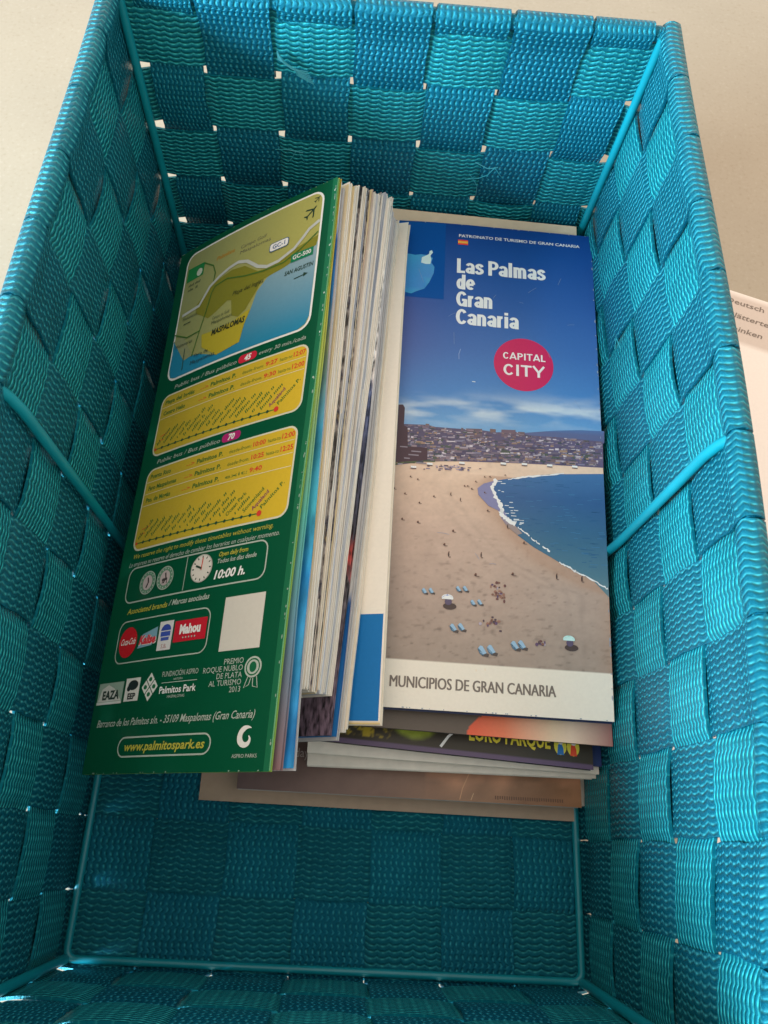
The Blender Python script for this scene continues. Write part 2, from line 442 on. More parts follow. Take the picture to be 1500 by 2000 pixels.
# ------------------------------------------------------------------ paper goods
BK = {"pile":[["olive",[2.899,2.318,3.527],[2.998,9.912,3.912]],["sea",[3.029,2.349,3.479],[3.026,9.909,3.864]],["greycorner",[3.039,2.328,3.439],[3.059,9.835,3.824]],["w0",[3.031,3.188,3.399],[3.111,9.943,3.784]],["w1",[3.05,3.18,3.365],[3.133,10.001,3.75]],["w2",[3.049,3.206,3.332],[3.161,9.998,3.717]],["w3",[3.07,3.218,3.298],[3.2,10.009,3.683]],["w4",[3.076,3.204,3.265],[3.219,10.052,3.65]],["w5",[3.094,3.198,3.231],[3.248,10.106,3.616]],["w6",[3.111,3.196,3.198],[3.274,10.123,3.583]],["w7",[3.124,3.189,3.164],[3.317,10.098,3.549]],["w8",[3.144,3.196,3.131],[3.331,10.186,3.516]],["w9",[3.153,3.214,3.097],[3.36,10.195,3.482]],["w10",[3.164,3.22,3.064],[3.388,10.212,3.449]],["w11",[3.18,3.2,3.03],[3.422,10.237,3.415]],["w12",[3.19,3.224,2.997],[3.444,10.27,3.382]],["w13",[3.206,3.247,2.963],[3.48,10.276,3.348]],["w14",[3.227,3.211,2.93],[3.515,10.263,3.315]],["w15",[3.236,3.217,2.896],[3.538,10.299,3.281]],["w16",[3.249,3.232,2.863],[3.561,10.361,3.248]],["w17",[3.272,3.246,2.829],[3.605,10.338,3.214]],["w18",[3.285,3.233,2.796],[3.631,10.429,3.181]],["w19",[3.29,3.251,2.762],[3.654,10.448,3.147]],["w20",[3.307,3.232,2.729],[3.69,10.372,3.114]],["w21",[3.33,3.234,2.695],[3.727,10.477,3.08]],["purple",[3.372,2.792,2.663],[3.733,10.305,3.048]],["bluethin",[3.425,2.788,2.623],[3.76,10.258,3.008]],["greywhite",[3.463,2.749,2.583],[3.789,10.172,2.968]],["b1",[3.533,2.861,2.45],[3.826,10.41,2.6]],["b2",[3.579,2.903,2.42],[3.865,10.51,2.55]],["b3",[3.951,2.979,2.4],[3.991,10.63,2.5]]],"lp":{"hill":[[61.2,131.5],[76.8,134.2],[88.6,135.5],[100.4,136.0],[100.1,129.5],[63.5,127.9]],"town":[[-2.1,129.0],[4.3,130.9],[15.0,131.5],[18.8,130.7],[30.3,130.8],[41.9,131.0],[47.3,130.5],[57.3,131.7],[65.1,130.4],[80.6,130.7],[99.4,130.3],[99.1,116.6],[80.2,116.1],[57.3,115.3],[30.7,113.9],[15.6,112.6],[-1.1,108.9]],"tower":[[-1.6,140.6],[3.0,141.1],[3.9,139.4],[3.9,130.0],[5.7,129.3],[6.2,119.3],[15.4,119.3],[15.6,113.1],[-1.1,110.4]],"blocks":[[[33.4,131.2],[41.1,131.7],[41.2,126.0],[33.5,125.3]],[[44.9,132.1],[47.7,132.1],[47.7,130.0],[45.0,129.7]],[[50.4,132.2],[57.2,132.6],[57.2,129.0],[50.4,128.4]],[[31.1,131.4],[32.2,131.3],[32.3,129.7],[31.1,129.6]],[[58.5,131.8],[61.6,131.9],[61.6,129.8],[58.5,129.5]],[[14.2,132.0],[15.9,131.9],[15.9,130.7],[14.2,130.5]]],"sea":[[99.4,113.4],[76.3,111.3],[67.1,110.0],[58.0,108.1],[47.4,105.5],[42.2,103.6],[39.3,101.0],[39.8,97.8],[44.5,92.8],[49.3,90.7],[50.5,87.2],[52.7,83.9],[57.8,79.7],[65.2,74.5],[73.9,69.9],[79.7,66.5],[86.2,63.7],[92.6,60.4],[101.1,53.7],[102.7,87.2]],"shallow":[[47.4,105.5],[42.2,103.6],[39.3,101.0],[39.8,97.8],[44.5,92.8],[49.3,90.7],[50.5,87.2],[52.7,83.9],[57.8,79.7],[60.1,80.6],[53.4,87.9],[49.0,95.4],[45.9,101.5]],"foam":[[[47.8,106.1],[45.9,101.5],[48.6,96.2],[50.8,91.6],[50.5,89.2],[53.4,86.7],[57.1,84.7]],[[57.9,83.7],[60.8,81.5],[63.4,79.7]],[[64.1,78.8],[68.1,75.9]],[[69.2,75.2],[72.5,73.2]],[[76.8,68.2],[81.1,66.3],[84.7,64.3]],[[53.4,106.6],[61.0,108.4],[68.6,109.8],[80.1,111.8]],[[82.6,65.2],[89.8,62.0],[96.9,58.4],[99.8,56.8]]],"people":[[8.1,103.9],[11.5,102.8],[19.2,94.9],[27.0,96.3],[31.5,93.9],[12.7,91.2],[5.2,82.7],[12.4,81.8],[28.5,78.8],[24.7,72.0],[26.8,66.9],[41.4,67.7],[33.2,101.3],[34.7,101.4],[36.6,100.2],[42.6,98.8],[44.1,89.9],[53.3,82.4],[60.8,75.7],[38.4,104.0],[42.5,106.7],[45.0,107.0],[52.1,108.4],[5.9,95.2],[0.1,85.8],[1.0,97.3],[39.0,58.9],[55.6,60.5],[75.5,60.2],[86.9,59.9]],"lounger":[[15.7,50.9],[18.7,51.2],[30.7,52.9],[33.7,53.2],[37.2,47.2],[40.2,47.6],[28.5,35.7],[32.0,36.2],[41.0,26.8],[44.9,27.4],[55.2,29.9],[58.3,30.4]],"umb":[[26.8,47.9],[80.3,33.4]],"groups":[[48.4,54.8],[49.1,51.9],[47.4,38.5],[68.5,30.8],[45.6,39.1],[50.6,50.6]],"island":[[-0.2,230.8],[2.7,230.6],[5.2,230.1],[8.4,230.8],[10.9,230.6],[14.6,229.0],[13.9,226.0],[15.6,223.2],[15.3,219.3],[13.1,213.2],[10.8,209.1],[6.9,207.2],[4.2,205.5],[-0.3,206.4],[-2.9,211.4],[-3.7,226.9]],"munic":[[8.9,228.9],[10.9,230.1],[12.5,231.3],[12.8,233.3],[14.0,234.0],[14.5,232.5],[13.3,230.4],[13.8,228.0],[13.4,224.9],[11.1,224.7],[8.6,225.4]]},"pp":{"sea":[[91.9,218.6],[86.4,217.0],[80.8,216.1],[71.2,212.0],[64.9,209.9],[59.8,204.6],[57.4,196.2],[54.8,189.2],[53.4,180.7],[46.6,179.7],[39.8,178.7],[27.6,183.4],[22.4,184.5],[15.4,189.5],[6.6,197.3]],"urban":[[58.6,215.9],[49.7,222.3],[41.5,223.6],[31.3,221.4],[26.0,218.5],[19.5,213.1],[19.7,208.1],[29.5,201.8],[32.6,202.7],[41.4,206.9],[44.0,205.9],[45.7,197.2],[50.0,194.9],[54.2,197.4],[59.6,205.3],[61.9,209.8],[74.3,211.5],[91.3,216.9],[91.9,221.9],[80.3,219.6],[66.3,215.1]],"beach":[[34.5,193.1],[47.2,193.3],[54.4,196.0],[57.4,196.2],[54.8,189.2],[53.4,180.7],[46.6,179.7],[39.8,178.7],[28.6,186.4],[27.0,193.7]],"road":[[9.7,210.4],[21.5,211.7],[27.4,220.1],[33.4,223.4],[39.5,225.5],[45.0,226.3],[51.0,224.3],[58.2,218.5],[63.9,216.1],[70.6,216.4],[78.9,219.6],[83.3,223.7],[86.4,227.1],[92.1,229.6]],"green":[[[31.0,218.6],[39.0,219.7],[50.8,216.3],[61.9,214.5],[73.8,214.3],[82.7,217.9],[92.1,223.8]],[[31.0,218.6],[29.2,215.1],[28.1,208.5],[24.9,195.8],[22.5,183.8]],[[6.7,200.8],[16.4,196.0],[24.8,196.6]],[[20.6,236.3],[27.5,231.9],[29.7,227.0],[29.5,222.1]]],"bay":[[6.6,197.3],[13.5,197.8],[22.4,184.5],[16.7,183.6]]}}

def ink_material(name, rough=0.30, spec=0.28, grain=0.02):
    t = NT(name)
    at = t.n('ShaderNodeAttribute'); at.attribute_name = 'Col'
    tc = t.n('ShaderNodeTexCoord')
    mx = t.n('ShaderNodeMixRGB', blend_type='MULTIPLY'); mx.inputs[0].default_value = 1
    t.l(at.outputs['Color'], mx.inputs[1])
    t.l(t.ramp(t.noise(700, 3, tc.outputs['Object']), [(0.3, (1 - grain,) * 3 + (1,)), (0.7, (1 + grain,) * 3 + (1,))]), mx.inputs[2])
    t.l(mx.outputs[0], t.b.inputs['Base Color'])
    t.b.inputs['Roughness'].default_value = rough; t.b.inputs['Specular IOR Level'].default_value = spec
    t.bump(t.noise(55, 3, tc.outputs['Object']), 0.35, 0.0004)
    return t.m
ink = ink_material('gloss_ink'); ink_soft = ink_material('soft_ink', .55, .25)
def paper(name, col, rough=.6):
    return plain(name, col, rough=rough, spec=.35, nscale=200, namt=.05)
P_white = paper('white_paper', (.85, .80, .72)); P_cream = paper('cream_paper', (.80, .72, .60))
P_grey = paper('grey_paper', (.50, .49, .49)); P_kraft = paper('kraft_card', (.47, .35, .26))

# ---- lettering
_tc = {}
def _arc(cx, cy, rx, ry, a0, a1, n=14): return [(cx + rx * math.cos(math.radians(a0 + (a1 - a0) * q / n)), cy + ry * math.sin(math.radians(a0 + (a1 - a0) * q / n))) for q in range(n + 1)]
def _spl(P, n=7):
    P = np.array(P, float); t = np.linspace(0, len(P) - 1, n * len(P)); Q = []
    for v in t:
        i = min(int(v), len(P) - 2); f = v - i; p0, p1, p2, p3 = P[max(i - 1, 0)], P[i], P[i + 1], P[min(i + 2, len(P) - 1)]
        Q.append(tuple(.5 * (2 * p1 + (p2 - p0) * f + (2 * p0 - 5 * p1 + 4 * p2 - p3) * f * f + (3 * p1 - p0 - 3 * p2 + p3) * f ** 3)))
    return Q
HEAVY = {   # heavy condensed sans capitals and lower case, as strokes (advance, strokes)
 'L': (.50, [[(.11, 0), (.11, 1)], [(.11, .09), (.47, .09)]]),
 'P': (.60, [[(.11, 0), (.11, 1)], [(.11, .91), (.28, .91)] + _arc(.30, .695, .19, .215, 88, -88) + [(.11, .48)]]),
 'C': (.64, [_arc(.33, .5, .22, .41, 38, 322, 26)]),
 'G': (.68, [_arc(.33, .5, .22, .41, 38, 330, 26), [(.34, .43), (.60, .43)], [(.54, .48), (.54, .0)]]),
 'a': (.54, [_arc(.23, .215, .13, .125, 0, 360, 18), [(.41, 0), (.41, .48)], [(.41, .46)] + _arc(.25, .5, .16, .16, 0, 165, 10)]),
 's': (.49, [_spl([(.40, .53), (.34, .63), (.22, .66), (.12, .58), (.14, .46), (.26, .38), (.38, .29), (.38, .16), (.26, .085), (.13, .10), (.06, .22)])]),
 'l': (.30, [[(.13, 0), (.13, 1)]]),
 'i': (.30, [[(.13, 0), (.13, .74)], [(.13, .83), (.13, 1)]]),
 'm': (.82, [[(.11, 0), (.11, .74)], [(.11, .45)] + _arc(.235, .50, .125, .16, 175, 0, 10) + [(.36, 0)], [(.36, .45)] + _arc(.50, .50, .14, .16, 175, 0, 10) + [(.64, 0)]]),
 'n': (.56, [[(.11, 0), (.11, .74)], [(.11, .45)] + _arc(.25, .50, .145, .16, 175, 0, 10) + [(.395, 0)]]),
 'r': (.39, [[(.11, 0), (.11, .74)], [(.11, .42)] + _arc(.29, .47, .17, .19, 170, 82, 8)]),
 'd': (.55, [_arc(.24, .37, .135, .28, 0, 360, 22), [(.41, 0), (.41, 1)]]),
 'e': (.53, [_arc(.26, .37, .165, .285, 0, 312, 24), [(.10, .36), (.44, .36)]]),
 'I': (.30, [[(.15, 0), (.15, 1)]]), 'T': (.62, [[(.31, 0), (.31, 1)], [(.02, .91), (.60, .91)]]),
 'Y': (.70, [[(.35, 0), (.35, .46)], [(.06, 1), (.35, .42)], [(.64, 1), (.35, .42)]]), 'A': (.76, [[(.08, 0), (.37, 1)], [(.66, 0), (.37, 1)], [(.20, .26), (.54, .26)]]),
 ' ': (.26, []),
}
def text_mesh(s, bold, res, font=None):
    key = (s, bold, res, font)
    if key in _tc: return _tc[key]
    cu = bpy.data.curves.new('t', 'FONT'); cu.body = s; cu.size = 1.0; cu.offset = bold; cu.resolution_u = res
    if font: cu.font = font
    ob = bpy.data.objects.new('t', cu); link(ob)
    bpy.context.view_layer.update()
    me = bpy.data.meshes.new_from_object(ob.evaluated_get(bpy.context.evaluated_depsgraph_get()))
    V = np.array([v.co[:2] for v in me.vertices]); F = [list(p.vertices) for p in me.polygons]
    bpy.data.objects.remove(ob); bpy.data.meshes.remove(me); bpy.data.curves.remove(cu)
    _tc[key] = (V, F); return V, F

class Page:
    """a printed sheet: x,y in mm from its lower left corner, mapped onto the sheet's place in the basket"""
    def __init__(s, w, h, BL, BR, TR, TL, parent, curve=None, cut=(8, 10), mat=None):
        s.w, s.h = w, h; s.c = [np.array(q, float) for q in (BL, BR, TR, TL)]; s.parent = parent
        n = np.cross(s.c[1] - s.c[0], s.c[3] - s.c[0]); s.n = n / np.linalg.norm(n)
        s.curve = curve or (lambda x, y: 0 * x); s.cut = cut; s.b = {}; s.mat = mat or ink
    def map(s, xy, lift):
        xy = np.asarray(xy, float); u = (xy[:, 0] / s.w)[:, None]; v = (xy[:, 1] / s.h)[:, None]
        p = s.c[0] * (1 - u) * (1 - v) + s.c[1] * u * (1 - v) + s.c[2] * u * v + s.c[3] * (1 - u) * v
        d = s.curve(xy[:, 0], xy[:, 1]) + lift
        return p + s.n * np.asarray(d).reshape(-1, 1)
    def add(s, part, V2, F, col, layer=1):
        """flat shape: cut into small cells so that it follows the curve of the sheet"""
        bm = bmesh.new(); vs = [bm.verts.new((x, y, 0)) for x, y in V2]
        for f in F:
            try: bm.faces.new([vs[i] for i in f])
            except ValueError: pass
        xs = [v[0] for v in V2]; ys = [v[1] for v in V2]
        if s.cut:
            for ax, lo, hi, st in ((0, min(xs), max(xs), s.cut[0]), (1, min(ys), max(ys), s.cut[1])):
                q = math.ceil(lo / st) * st
                while q < hi:
                    if q > lo:
                        co = (q, 0, 0) if ax == 0 else (0, q, 0); no = (1, 0, 0) if ax == 0 else (0, 1, 0)
                        bmesh.ops.bisect_plane(bm, geom=bm.verts[:] + bm.edges[:] + bm.faces[:], plane_co=co, plane_no=no)
                    q += st
        bm.verts.ensure_lookup_table(); bm.verts.index_update()
        V = np.array([v.co[:2] for v in bm.verts]); FF = [[v.index for v in f.verts] for f in bm.faces]; bm.free()
        if len(V) == 0: return
        C = np.array([col(x, y) for x, y in V]) if callable(col) else np.tile(col, (len(V), 1))
        B = s.b.setdefault(part, [[], [], [], 0])
        B[0].append(s.map(V, 0.0018 * layer)); B[1] += [[i + B[3] for i in f] for f in FF]; B[2].append(C); B[3] += len(V)
    def poly(s, part, pts, col, layer=1): s.add(part, pts, [list(range(len(pts)))], col, layer)
    def rect(s, part, x0, y0, x1, y1, col, layer=1): s.poly(part, [(x0, y0), (x1, y0), (x1, y1), (x0, y1)], col, layer)
    def rr_pts(s, x0, y0, x1, y1, r):
        P = []
        for cx, cy, a in ((x1 - r, y1 - r, 0), (x0 + r, y1 - r, 90), (x0 + r, y0 + r, 180), (x1 - r, y0 + r, 270)):
            for q in range(6): P.append((cx + r * math.cos(math.radians(a + 18 * q)), cy + r * math.sin(math.radians(a + 18 * q))))
        return P
    def rrect(s, part, x0, y0, x1, y1, r, col, layer=1): s.poly(part, s.rr_pts(x0, y0, x1, y1, r), col, layer)
    def frame(s, part, x0, y0, x1, y1, r, w, col, layer=1):
        A = s.rr_pts(x0, y0, x1, y1, r); B = s.rr_pts(x0 + w, y0 + w, x1 - w, y1 - w, max(r - w, .1)); n = len(A)
        s.add(part, A + B, [[i, (i + 1) % n, n + (i + 1) % n, n + i] for i in range(n)], col, layer)
    def disc(s, part, x, y, rx, ry, col, layer=1, n=28, a0=0, a1=360):
        P = [(x + rx * math.cos(math.radians(a0 + (a1 - a0) * q / n)), y + ry * math.sin(math.radians(a0 + (a1 - a0) * q / n))) for q in range(n if a1 - a0 == 360 else n + 1)]
        s.poly(part, P, col, layer)
    def ring(s, part, x, y, rx, ry, w, col, layer=1, n=28):
        A = [(x + rx * math.cos(2 * math.pi * q / n), y + ry * math.sin(2 * math.pi * q / n)) for q in range(n)]
        B = [(x + (rx - w) * math.cos(2 * math.pi * q / n), y + (ry - w) * math.sin(2 * math.pi * q / n)) for q in range(n)]
        s.add(part, A + B, [[i, (i + 1) % n, n + (i + 1) % n, n + i] for i in range(n)], col, layer)
    def line(s, part, pts, w, col, layer=1):
        P = np.array(pts, float); T = np.gradient(P, axis=0); T /= np.linalg.norm(T, axis=1)[:, None] + 1e-9
        ww = (np.array(w) if np.ndim(w) else np.full(len(P), w)) / 2
        Nn = np.stack([-T[:, 1], T[:, 0]], 1) * ww[:, None]
        V = list(map(tuple, P + Nn)) + list(map(tuple, P - Nn)); n = len(P)
        s.add(part, V, [[i, i + 1, n + i + 1, n + i] for i in range(n - 1)], col, layer)
    def text(s, part, x, y, string, cap, col, width=None, bold=0.0, shear=0.0, rot=0.0, layer=3, align='l', res=2, sx=1.0, font=None):
        """cap = height of capitals in mm; width = total length in mm"""
        V, F = text_mesh(string, bold, res, font); V = V.copy()
        k = cap / 0.72; wd = V[:, 0].max() - V[:, 0].min(); V[:, 0] -= V[:, 0].min()
        kx = width / wd if width else k * sx
        X = V[:, 0] * kx + V[:, 1] * k * shear; Y = V[:, 1] * k
        if align == 'r': X -= wd * kx
        if align == 'c': X -= wd * kx / 2
        cr, sr = math.cos(math.radians(rot)), math.sin(math.radians(rot))
        s.add(part, list(zip(x + X * cr - Y * sr, y + X * sr + Y * cr)), F, col, layer)
    def heavy(s, part, x, y, string, cap, col, width):
        adv = sum(HEAVY[c_][0] for c_ in string); kx = width / adv; cx_ = x; lay = 2.0
        for c_ in string:
            for st in HEAVY[c_][1]:
                P = [(cx_ + a * kx, y + b * cap) for a, b in st]
                horiz = abs(P[0][1] - P[-1][1]) < 1e-6 and len(P) == 2
                T = np.gradient(np.array(P), axis=0); ang = np.abs(T[:, 0]) / (np.linalg.norm(T, axis=1) + 1e-9)
                s.line(part, P, cap * (.205 - .045 * ang), col, lay); lay = lay + .12 if lay < 3.2 else 2.0
            cx_ += HEAVY[c_][0] * kx
    def scribble(s, part, x, y, length, h, col, rot=0.0, layer=3):
        """a word too small to read: short strokes at letter spacing"""
        cr, sr = math.cos(math.radians(rot)), math.sin(math.radians(rot)); q = 0
        V, F = [], []
        while q < length:
            if random.random() < .13: q += h * .55; continue
            hh = h * random.choice((.66, .66, 1.0)); w = h * .30
            b = len(V)
            for a, c in ((q, 0), (q + w, 0), (q + w + h * .12, hh), (q + h * .12, hh)): V.append((x + a * cr - c * sr, y + a * sr + c * cr))
            F.append([b, b + 1, b + 2, b + 3]); q += h * .52
        if V: s.add(part, V, F, col, layer)
    def grid(s, part, x0, y0, x1, y1, step, fn, layer=0):
        nx = int((x1 - x0) / step) + 2; ny = int((y1 - y0) / step) + 2
        X, Y = np.meshgrid(np.linspace(x0, x1, nx), np.linspace(y0, y1, ny))
        C = fn(X.ravel(), Y.ravel()); V = s.map(np.stack([X.ravel(), Y.ravel()], 1), 0.0018 * layer)
        return mesh_obj(part, V, grid_faces(ny, nx), s.mat, s.parent, col=C)
    def flush(s):
        for part, (V, F, C, n) in s.b.items():
            ob_ = mesh_obj(part.split('#')[0], np.vstack(V), F, s.mat, s.parent, col=np.vstack(C), smooth=False)
            if 'lettering' in part or part in ('beach_people', 'sun_beds', 'kiosks', 'town', 'surf', 'sun_loungers', 'edge_wear', 'crease', 'scuff'): ob_['kind'] = 'stuff'
        s.b = {}
    def slab(s, part, mat, top, thick, inset=0.0, nx=8, ny=16, x0=None, x1=None, y0=None, y1=None, wav=0.0):
        """closed block of paper under the printed face; top = lift of its upper side"""
        x0 = inset if x0 is None else x0; x1 = s.w - inset if x1 is None else x1
        y0 = inset if y0 is None else y0; y1 = s.h - inset if y1 is None else y1
        X, Y = np.meshgrid(np.linspace(x0, x1, nx), np.linspace(y0, y1, ny)); xy = np.stack([X.ravel(), Y.ravel()], 1)
        A = s.map(xy, top); B = s.map(xy, top - thick); n = len(A)
        if wav: A[:, 2] += wav * np.sin(xy[:, 0] * .07 + .5) ; B[:, 2] += wav * np.sin(xy[:, 0] * .07 + .5)
        F = [list(f) for f in grid_faces(ny, nx)] + [[i + n for i in f[::-1]] for f in grid_faces(ny, nx)]
        edge = [j for j in range(nx)] + [(i + 1) * nx - 1 for i in range(1, ny)] + [(ny - 1) * nx + j for j in range(nx - 2, -1, -1)] + [i * nx for i in range(ny - 2, 0, -1)]
        for a, b in zip(edge, edge[1:] + edge[:1]): F.append([a, b, b + n, a + n])
        V = np.vstack([A, B])
        return mesh_obj(part, V, F, mat, s.parent, smooth=False)

def vnoise(X, Y, sx, sy, seed, octv=3):
    """smooth value noise on arrays"""
    r = np.random.RandomState(seed); out = 0; amp = 1; tot = 0
    for o_ in range(octv):
        g = r.rand(128, 128); x = X / sx * 2 ** o_ + 31; y = Y / sy * 2 ** o_ + 17
        xi = np.floor(x).astype(int); yi = np.floor(y).astype(int); fx = x - xi; fy = y - yi
        fx = fx * fx * (3 - 2 * fx); fy = fy * fy * (3 - 2 * fy)
        a = g[yi % 128, xi % 128]; b = g[yi % 128, (xi + 1) % 128]; c_ = g[(yi + 1) % 128, xi % 128]; d = g[(yi + 1) % 128, (xi + 1) % 128]
        out = out + amp * ((a * (1 - fx) + b * fx) * (1 - fy) + (c_ * (1 - fx) + d * fx) * fy); tot += amp; amp *= .5
    return out / tot
def mixc(a, b, f): return a * (1 - f[:, None]) + b * f[:, None]
def grad(Y, stops):
    ys = [q[0] for q in stops]; C = np.array([q[1] for q in stops])
    return np.stack([np.interp(Y, ys, C[:, k]) for k in range(4)], 1)
def tint(C, f):
    C = C.copy(); C[:, :3] *= f[:, None]; return C
def K(*a): return np.array(rgb(*a, 1.5))

# ================================================================== the beach brochure lying flat on the right
LPc = ((3.96, 3.261, 1.929), (6.96, 3.246, 1.857), (7.006, 10.904, 2.12), (4.005, 10.92, 2.192))
beach = empty('tourist_brochure', (5.5, 7.0, 1.9), 'blue brochure with a beach photo and white title, on top of the right-hand stack', 'brochure')
def lp_curve(x, y):
    return -0.05 * np.exp(-(np.maximum(x, -8) + 4) / 16.0) * np.exp(-(253 - y) / 40.0) + 0.03 * np.sin(np.pi * y / 253) - 0.03 * (y / 253) ** 6
lp = Page(99, 253, *LPc, beach, curve=lp_curve, cut=(4.5, 7))
W_ = np.array((.86, .79, .68, 1))
def lp_base(X, Y):
    sky = grad(Y, [(110, K(112, 148, 178)), (128, K(98, 142, 180)), (150, K(66, 114, 166)), (175, K(54, 94, 150)), (205, K(40, 78, 138)), (235, K(22, 64, 126)), (253, K(12, 52, 114))])
    vig = np.exp(-np.maximum(X, 0) / 22.) * np.exp(-((Y - 190) / 42.) ** 2)
    sky = mixc(sky, np.tile(K(74, 70, 122), (len(X), 1)), .6 * vig)
    # cloud bank above the skyline
    cy = 136 + 0.06 * X
    cn = vnoise(X, Y, 22, 5, 3, 4); band = np.exp(-((Y - cy - 3) / 6.5) ** 2)
    cf = np.clip((cn - .36) * 3.0, 0, 1) * band
    sky = mixc(sky, np.tile(K(192, 200, 208), (len(X), 1)), np.clip(cf * .72, 0, 1))
    sand = grad(Y, [(18, K(136, 122, 112)), (50, K(152, 133, 122)), (80, K(170, 147, 133)), (105, K(192, 167, 148)), (120, K(198, 174, 154))])
    sand = tint(sand, 0.86 + .18 * vnoise(X, Y, 9, 4, 9, 4) + .12 * vnoise(X, Y, 1.6, 1.0, 19, 3)); pits = np.clip(vnoise(X, Y, 2.4, 1.3, 41, 2) - .68, 0, 1) * 1.6 * np.clip((105 - Y) / 60, 0, 1); sand = tint(sand, 1 - pits)
    left = np.exp(-np.maximum(X, 0) / 14.) * .2; sand = tint(sand, 1 - left * .8)
    # tide lines parallel to the shore
    sx = np.interp(Y, [54, 58, 67, 78, 90, 97, 103, 108, 112], [101, 88, 69, 56, 47, 42, 41, 47, 60])
    dist = sx - X
    wet = np.exp(-(np.clip(dist, 0, 99) / 5.5)); sand = mixc(sand, np.tile(K(150, 118, 98), (len(X), 1)), np.clip(wet * .6, 0, 1) * (Y < 108))
    tl = np.exp(-((dist - 13 - 4 * vnoise(X, Y, 14, 14, 4, 2)) / 1.5) ** 2) + .7 * np.exp(-((dist - 19 - 5 * vnoise(X, Y, 11, 11, 5, 2)) / 1.8) ** 2)
    sand = tint(sand, 1 - .14 * tl * np.clip(vnoise(X, Y, 5, 5, 8, 3) * 1.6 - .2, 0, 1))
    C = np.where((Y > 118)[:, None], sky, sand)
    C = np.where((Y < 20.2)[:, None], W_[None, :], C)
    return C
lp.grid('cover', -18, 0, 99, 253, 0.62, lp_base)
lp.slab('pages', P_white, -0.006, 0.10, inset=.7, x0=-17.5)
lp.slab('back_cover', plain('navy_card', (.012, .025, .09), rough=.4), -0.108, 0.02, inset=-.5, x0=-18)
G = BK['lp']
lp.rect('island_map', -18, 203.5, 20.9, 252.6, K(10, 66, 132), 1)
lp.poly('island_map', [(-18, 206)] + [(-18, 234)] + [tuple(q) for q in G['island'][:-2]], lambda x, y: K(62 + 6 * math.sin(x), 128 + 8 * math.sin(y * .8), 176), 2)
lp.poly('island_map', G['munic'], K(176, 205, 222), 3)
# headings
lp.text('heading', 28, 243.4 + 1.0, 'PATRONATO DE TURISMO DE GRAN CANARIA', 1.9, K(215, 222, 232), width=64.5, bold=.012, layer=2)
lp.rect('flag', 27.5, 239.4, 32.8, 242.6, K(206, 60, 48), 2); lp.rect('flag', 27.5, 240.3, 32.8, 241.7, K(236, 150, 64), 3)
for s_, y_, w_ in (('Las Palmas', 220.9, 46.4), ('de', 210.7, 9.6), ('Gran', 200.2, 19.0), ('Canaria', 189.4, 32.2)):
    lp.heavy('title', 27.2, y_, s_, 9.3, (.84, .86, .86, 1), w_)
lp.disc('badge', 61.5, 169.2, 14.9, 15.0, (.60, .018, .11, 1), 1, n=48)
lp.heavy('badge_lettering', 51.0, 171.6, 'CAPITAL', 3.9, (.86, .82, .82, 1), 21.6)
lp.heavy('badge_lettering', 51.0, 162.4, 'CITY', 6.4, (.86, .82, .82, 1), 21.2)
# photo: far hills, town, beach, sea
lp.poly('hills', G['hill'], lambda x, y: K(74, 98, 140) if y > 133 else K(80, 88, 122), 1)
lp.poly('town', G['town'], lambda x, y: K(74 + .12 * x, 68 + .1 * x, 90 + .15 * x), 2)
for b_ in G['blocks']: lp.poly('town', b_, K(random.randint(88, 118), random.randint(72, 88), random.randint(72, 92)), 3)
tp = np.array(G['town'])
def inside(x, y, P):
    n = len(P); r = False; j = n - 1
    for i in range(n):
        if (P[i][1] > y) != (P[j][1] > y) and x < (P[j][0] - P[i][0]) * (y - P[i][1]) / (P[j][1] - P[i][1]) + P[i][0]: r = not r
        j = i
    return r
V, F, CC = [], [], []
cand = []
for q in range(2300):
    x, y = random.uniform(-2, 99), random.uniform(108, 135)
    if inside(x, y, G['town']): cand.append((x, y))
cand.sort(key=lambda p: -p[1])
pal = [(150, 142, 152), (136, 126, 138), (124, 108, 116), (108, 94, 106), (104, 86, 88), (136, 112, 96), (84, 76, 96), (70, 64, 84), (62, 68, 74), (72, 78, 72), (112, 108, 128), (92, 84, 100), (98, 88, 102)]
for i, (x, y) in enumerate(cand):
    k = .8 + 1.2 * (132 - y) / 22; w, h = random.choice((.6, 1.0, 1.5, 2.6)) * random.uniform(.8, 1.2) * k, random.uniform(.25, .8) * k
    c_ = random.choice(pal)
    if random.random() < .06: c_ = (176, 168, 176)
    if y - 109 < 4 and random.random() < .5: c_ = random.choice([(70, 80, 60), (88, 92, 70), (150, 120, 96)])
    if inside(x + w, y + h, G['town']) and inside(x, y + h, G['town']):
        lp.b.setdefault('town', [[], [], [], 0])
        B = lp.b['town']; P4 = np.array([(x, y), (x + w, y + .05 * w), (x + w, y + h + .05 * w), (x, y + h)])
        B[0].append(lp.map(P4, 0.0018 * (3 + (i % 7) * .3))); B[1].append([B[3], B[3] + 1, B[3] + 2, B[3] + 3]); B[2].append(np.tile(K(*c_), (4, 1))); B[3] += 4
lp.poly('town', G['tower'], K(64, 46, 54), 6)
for q in range(9):
    x = random.uniform(0, 13); lp.rect('town', x, 111 + q * 1.9, x + random.uniform(2, 5), 111.6 + q * 1.9, K(120, 112, 122), 7) if x < 4 or q < 4 else None
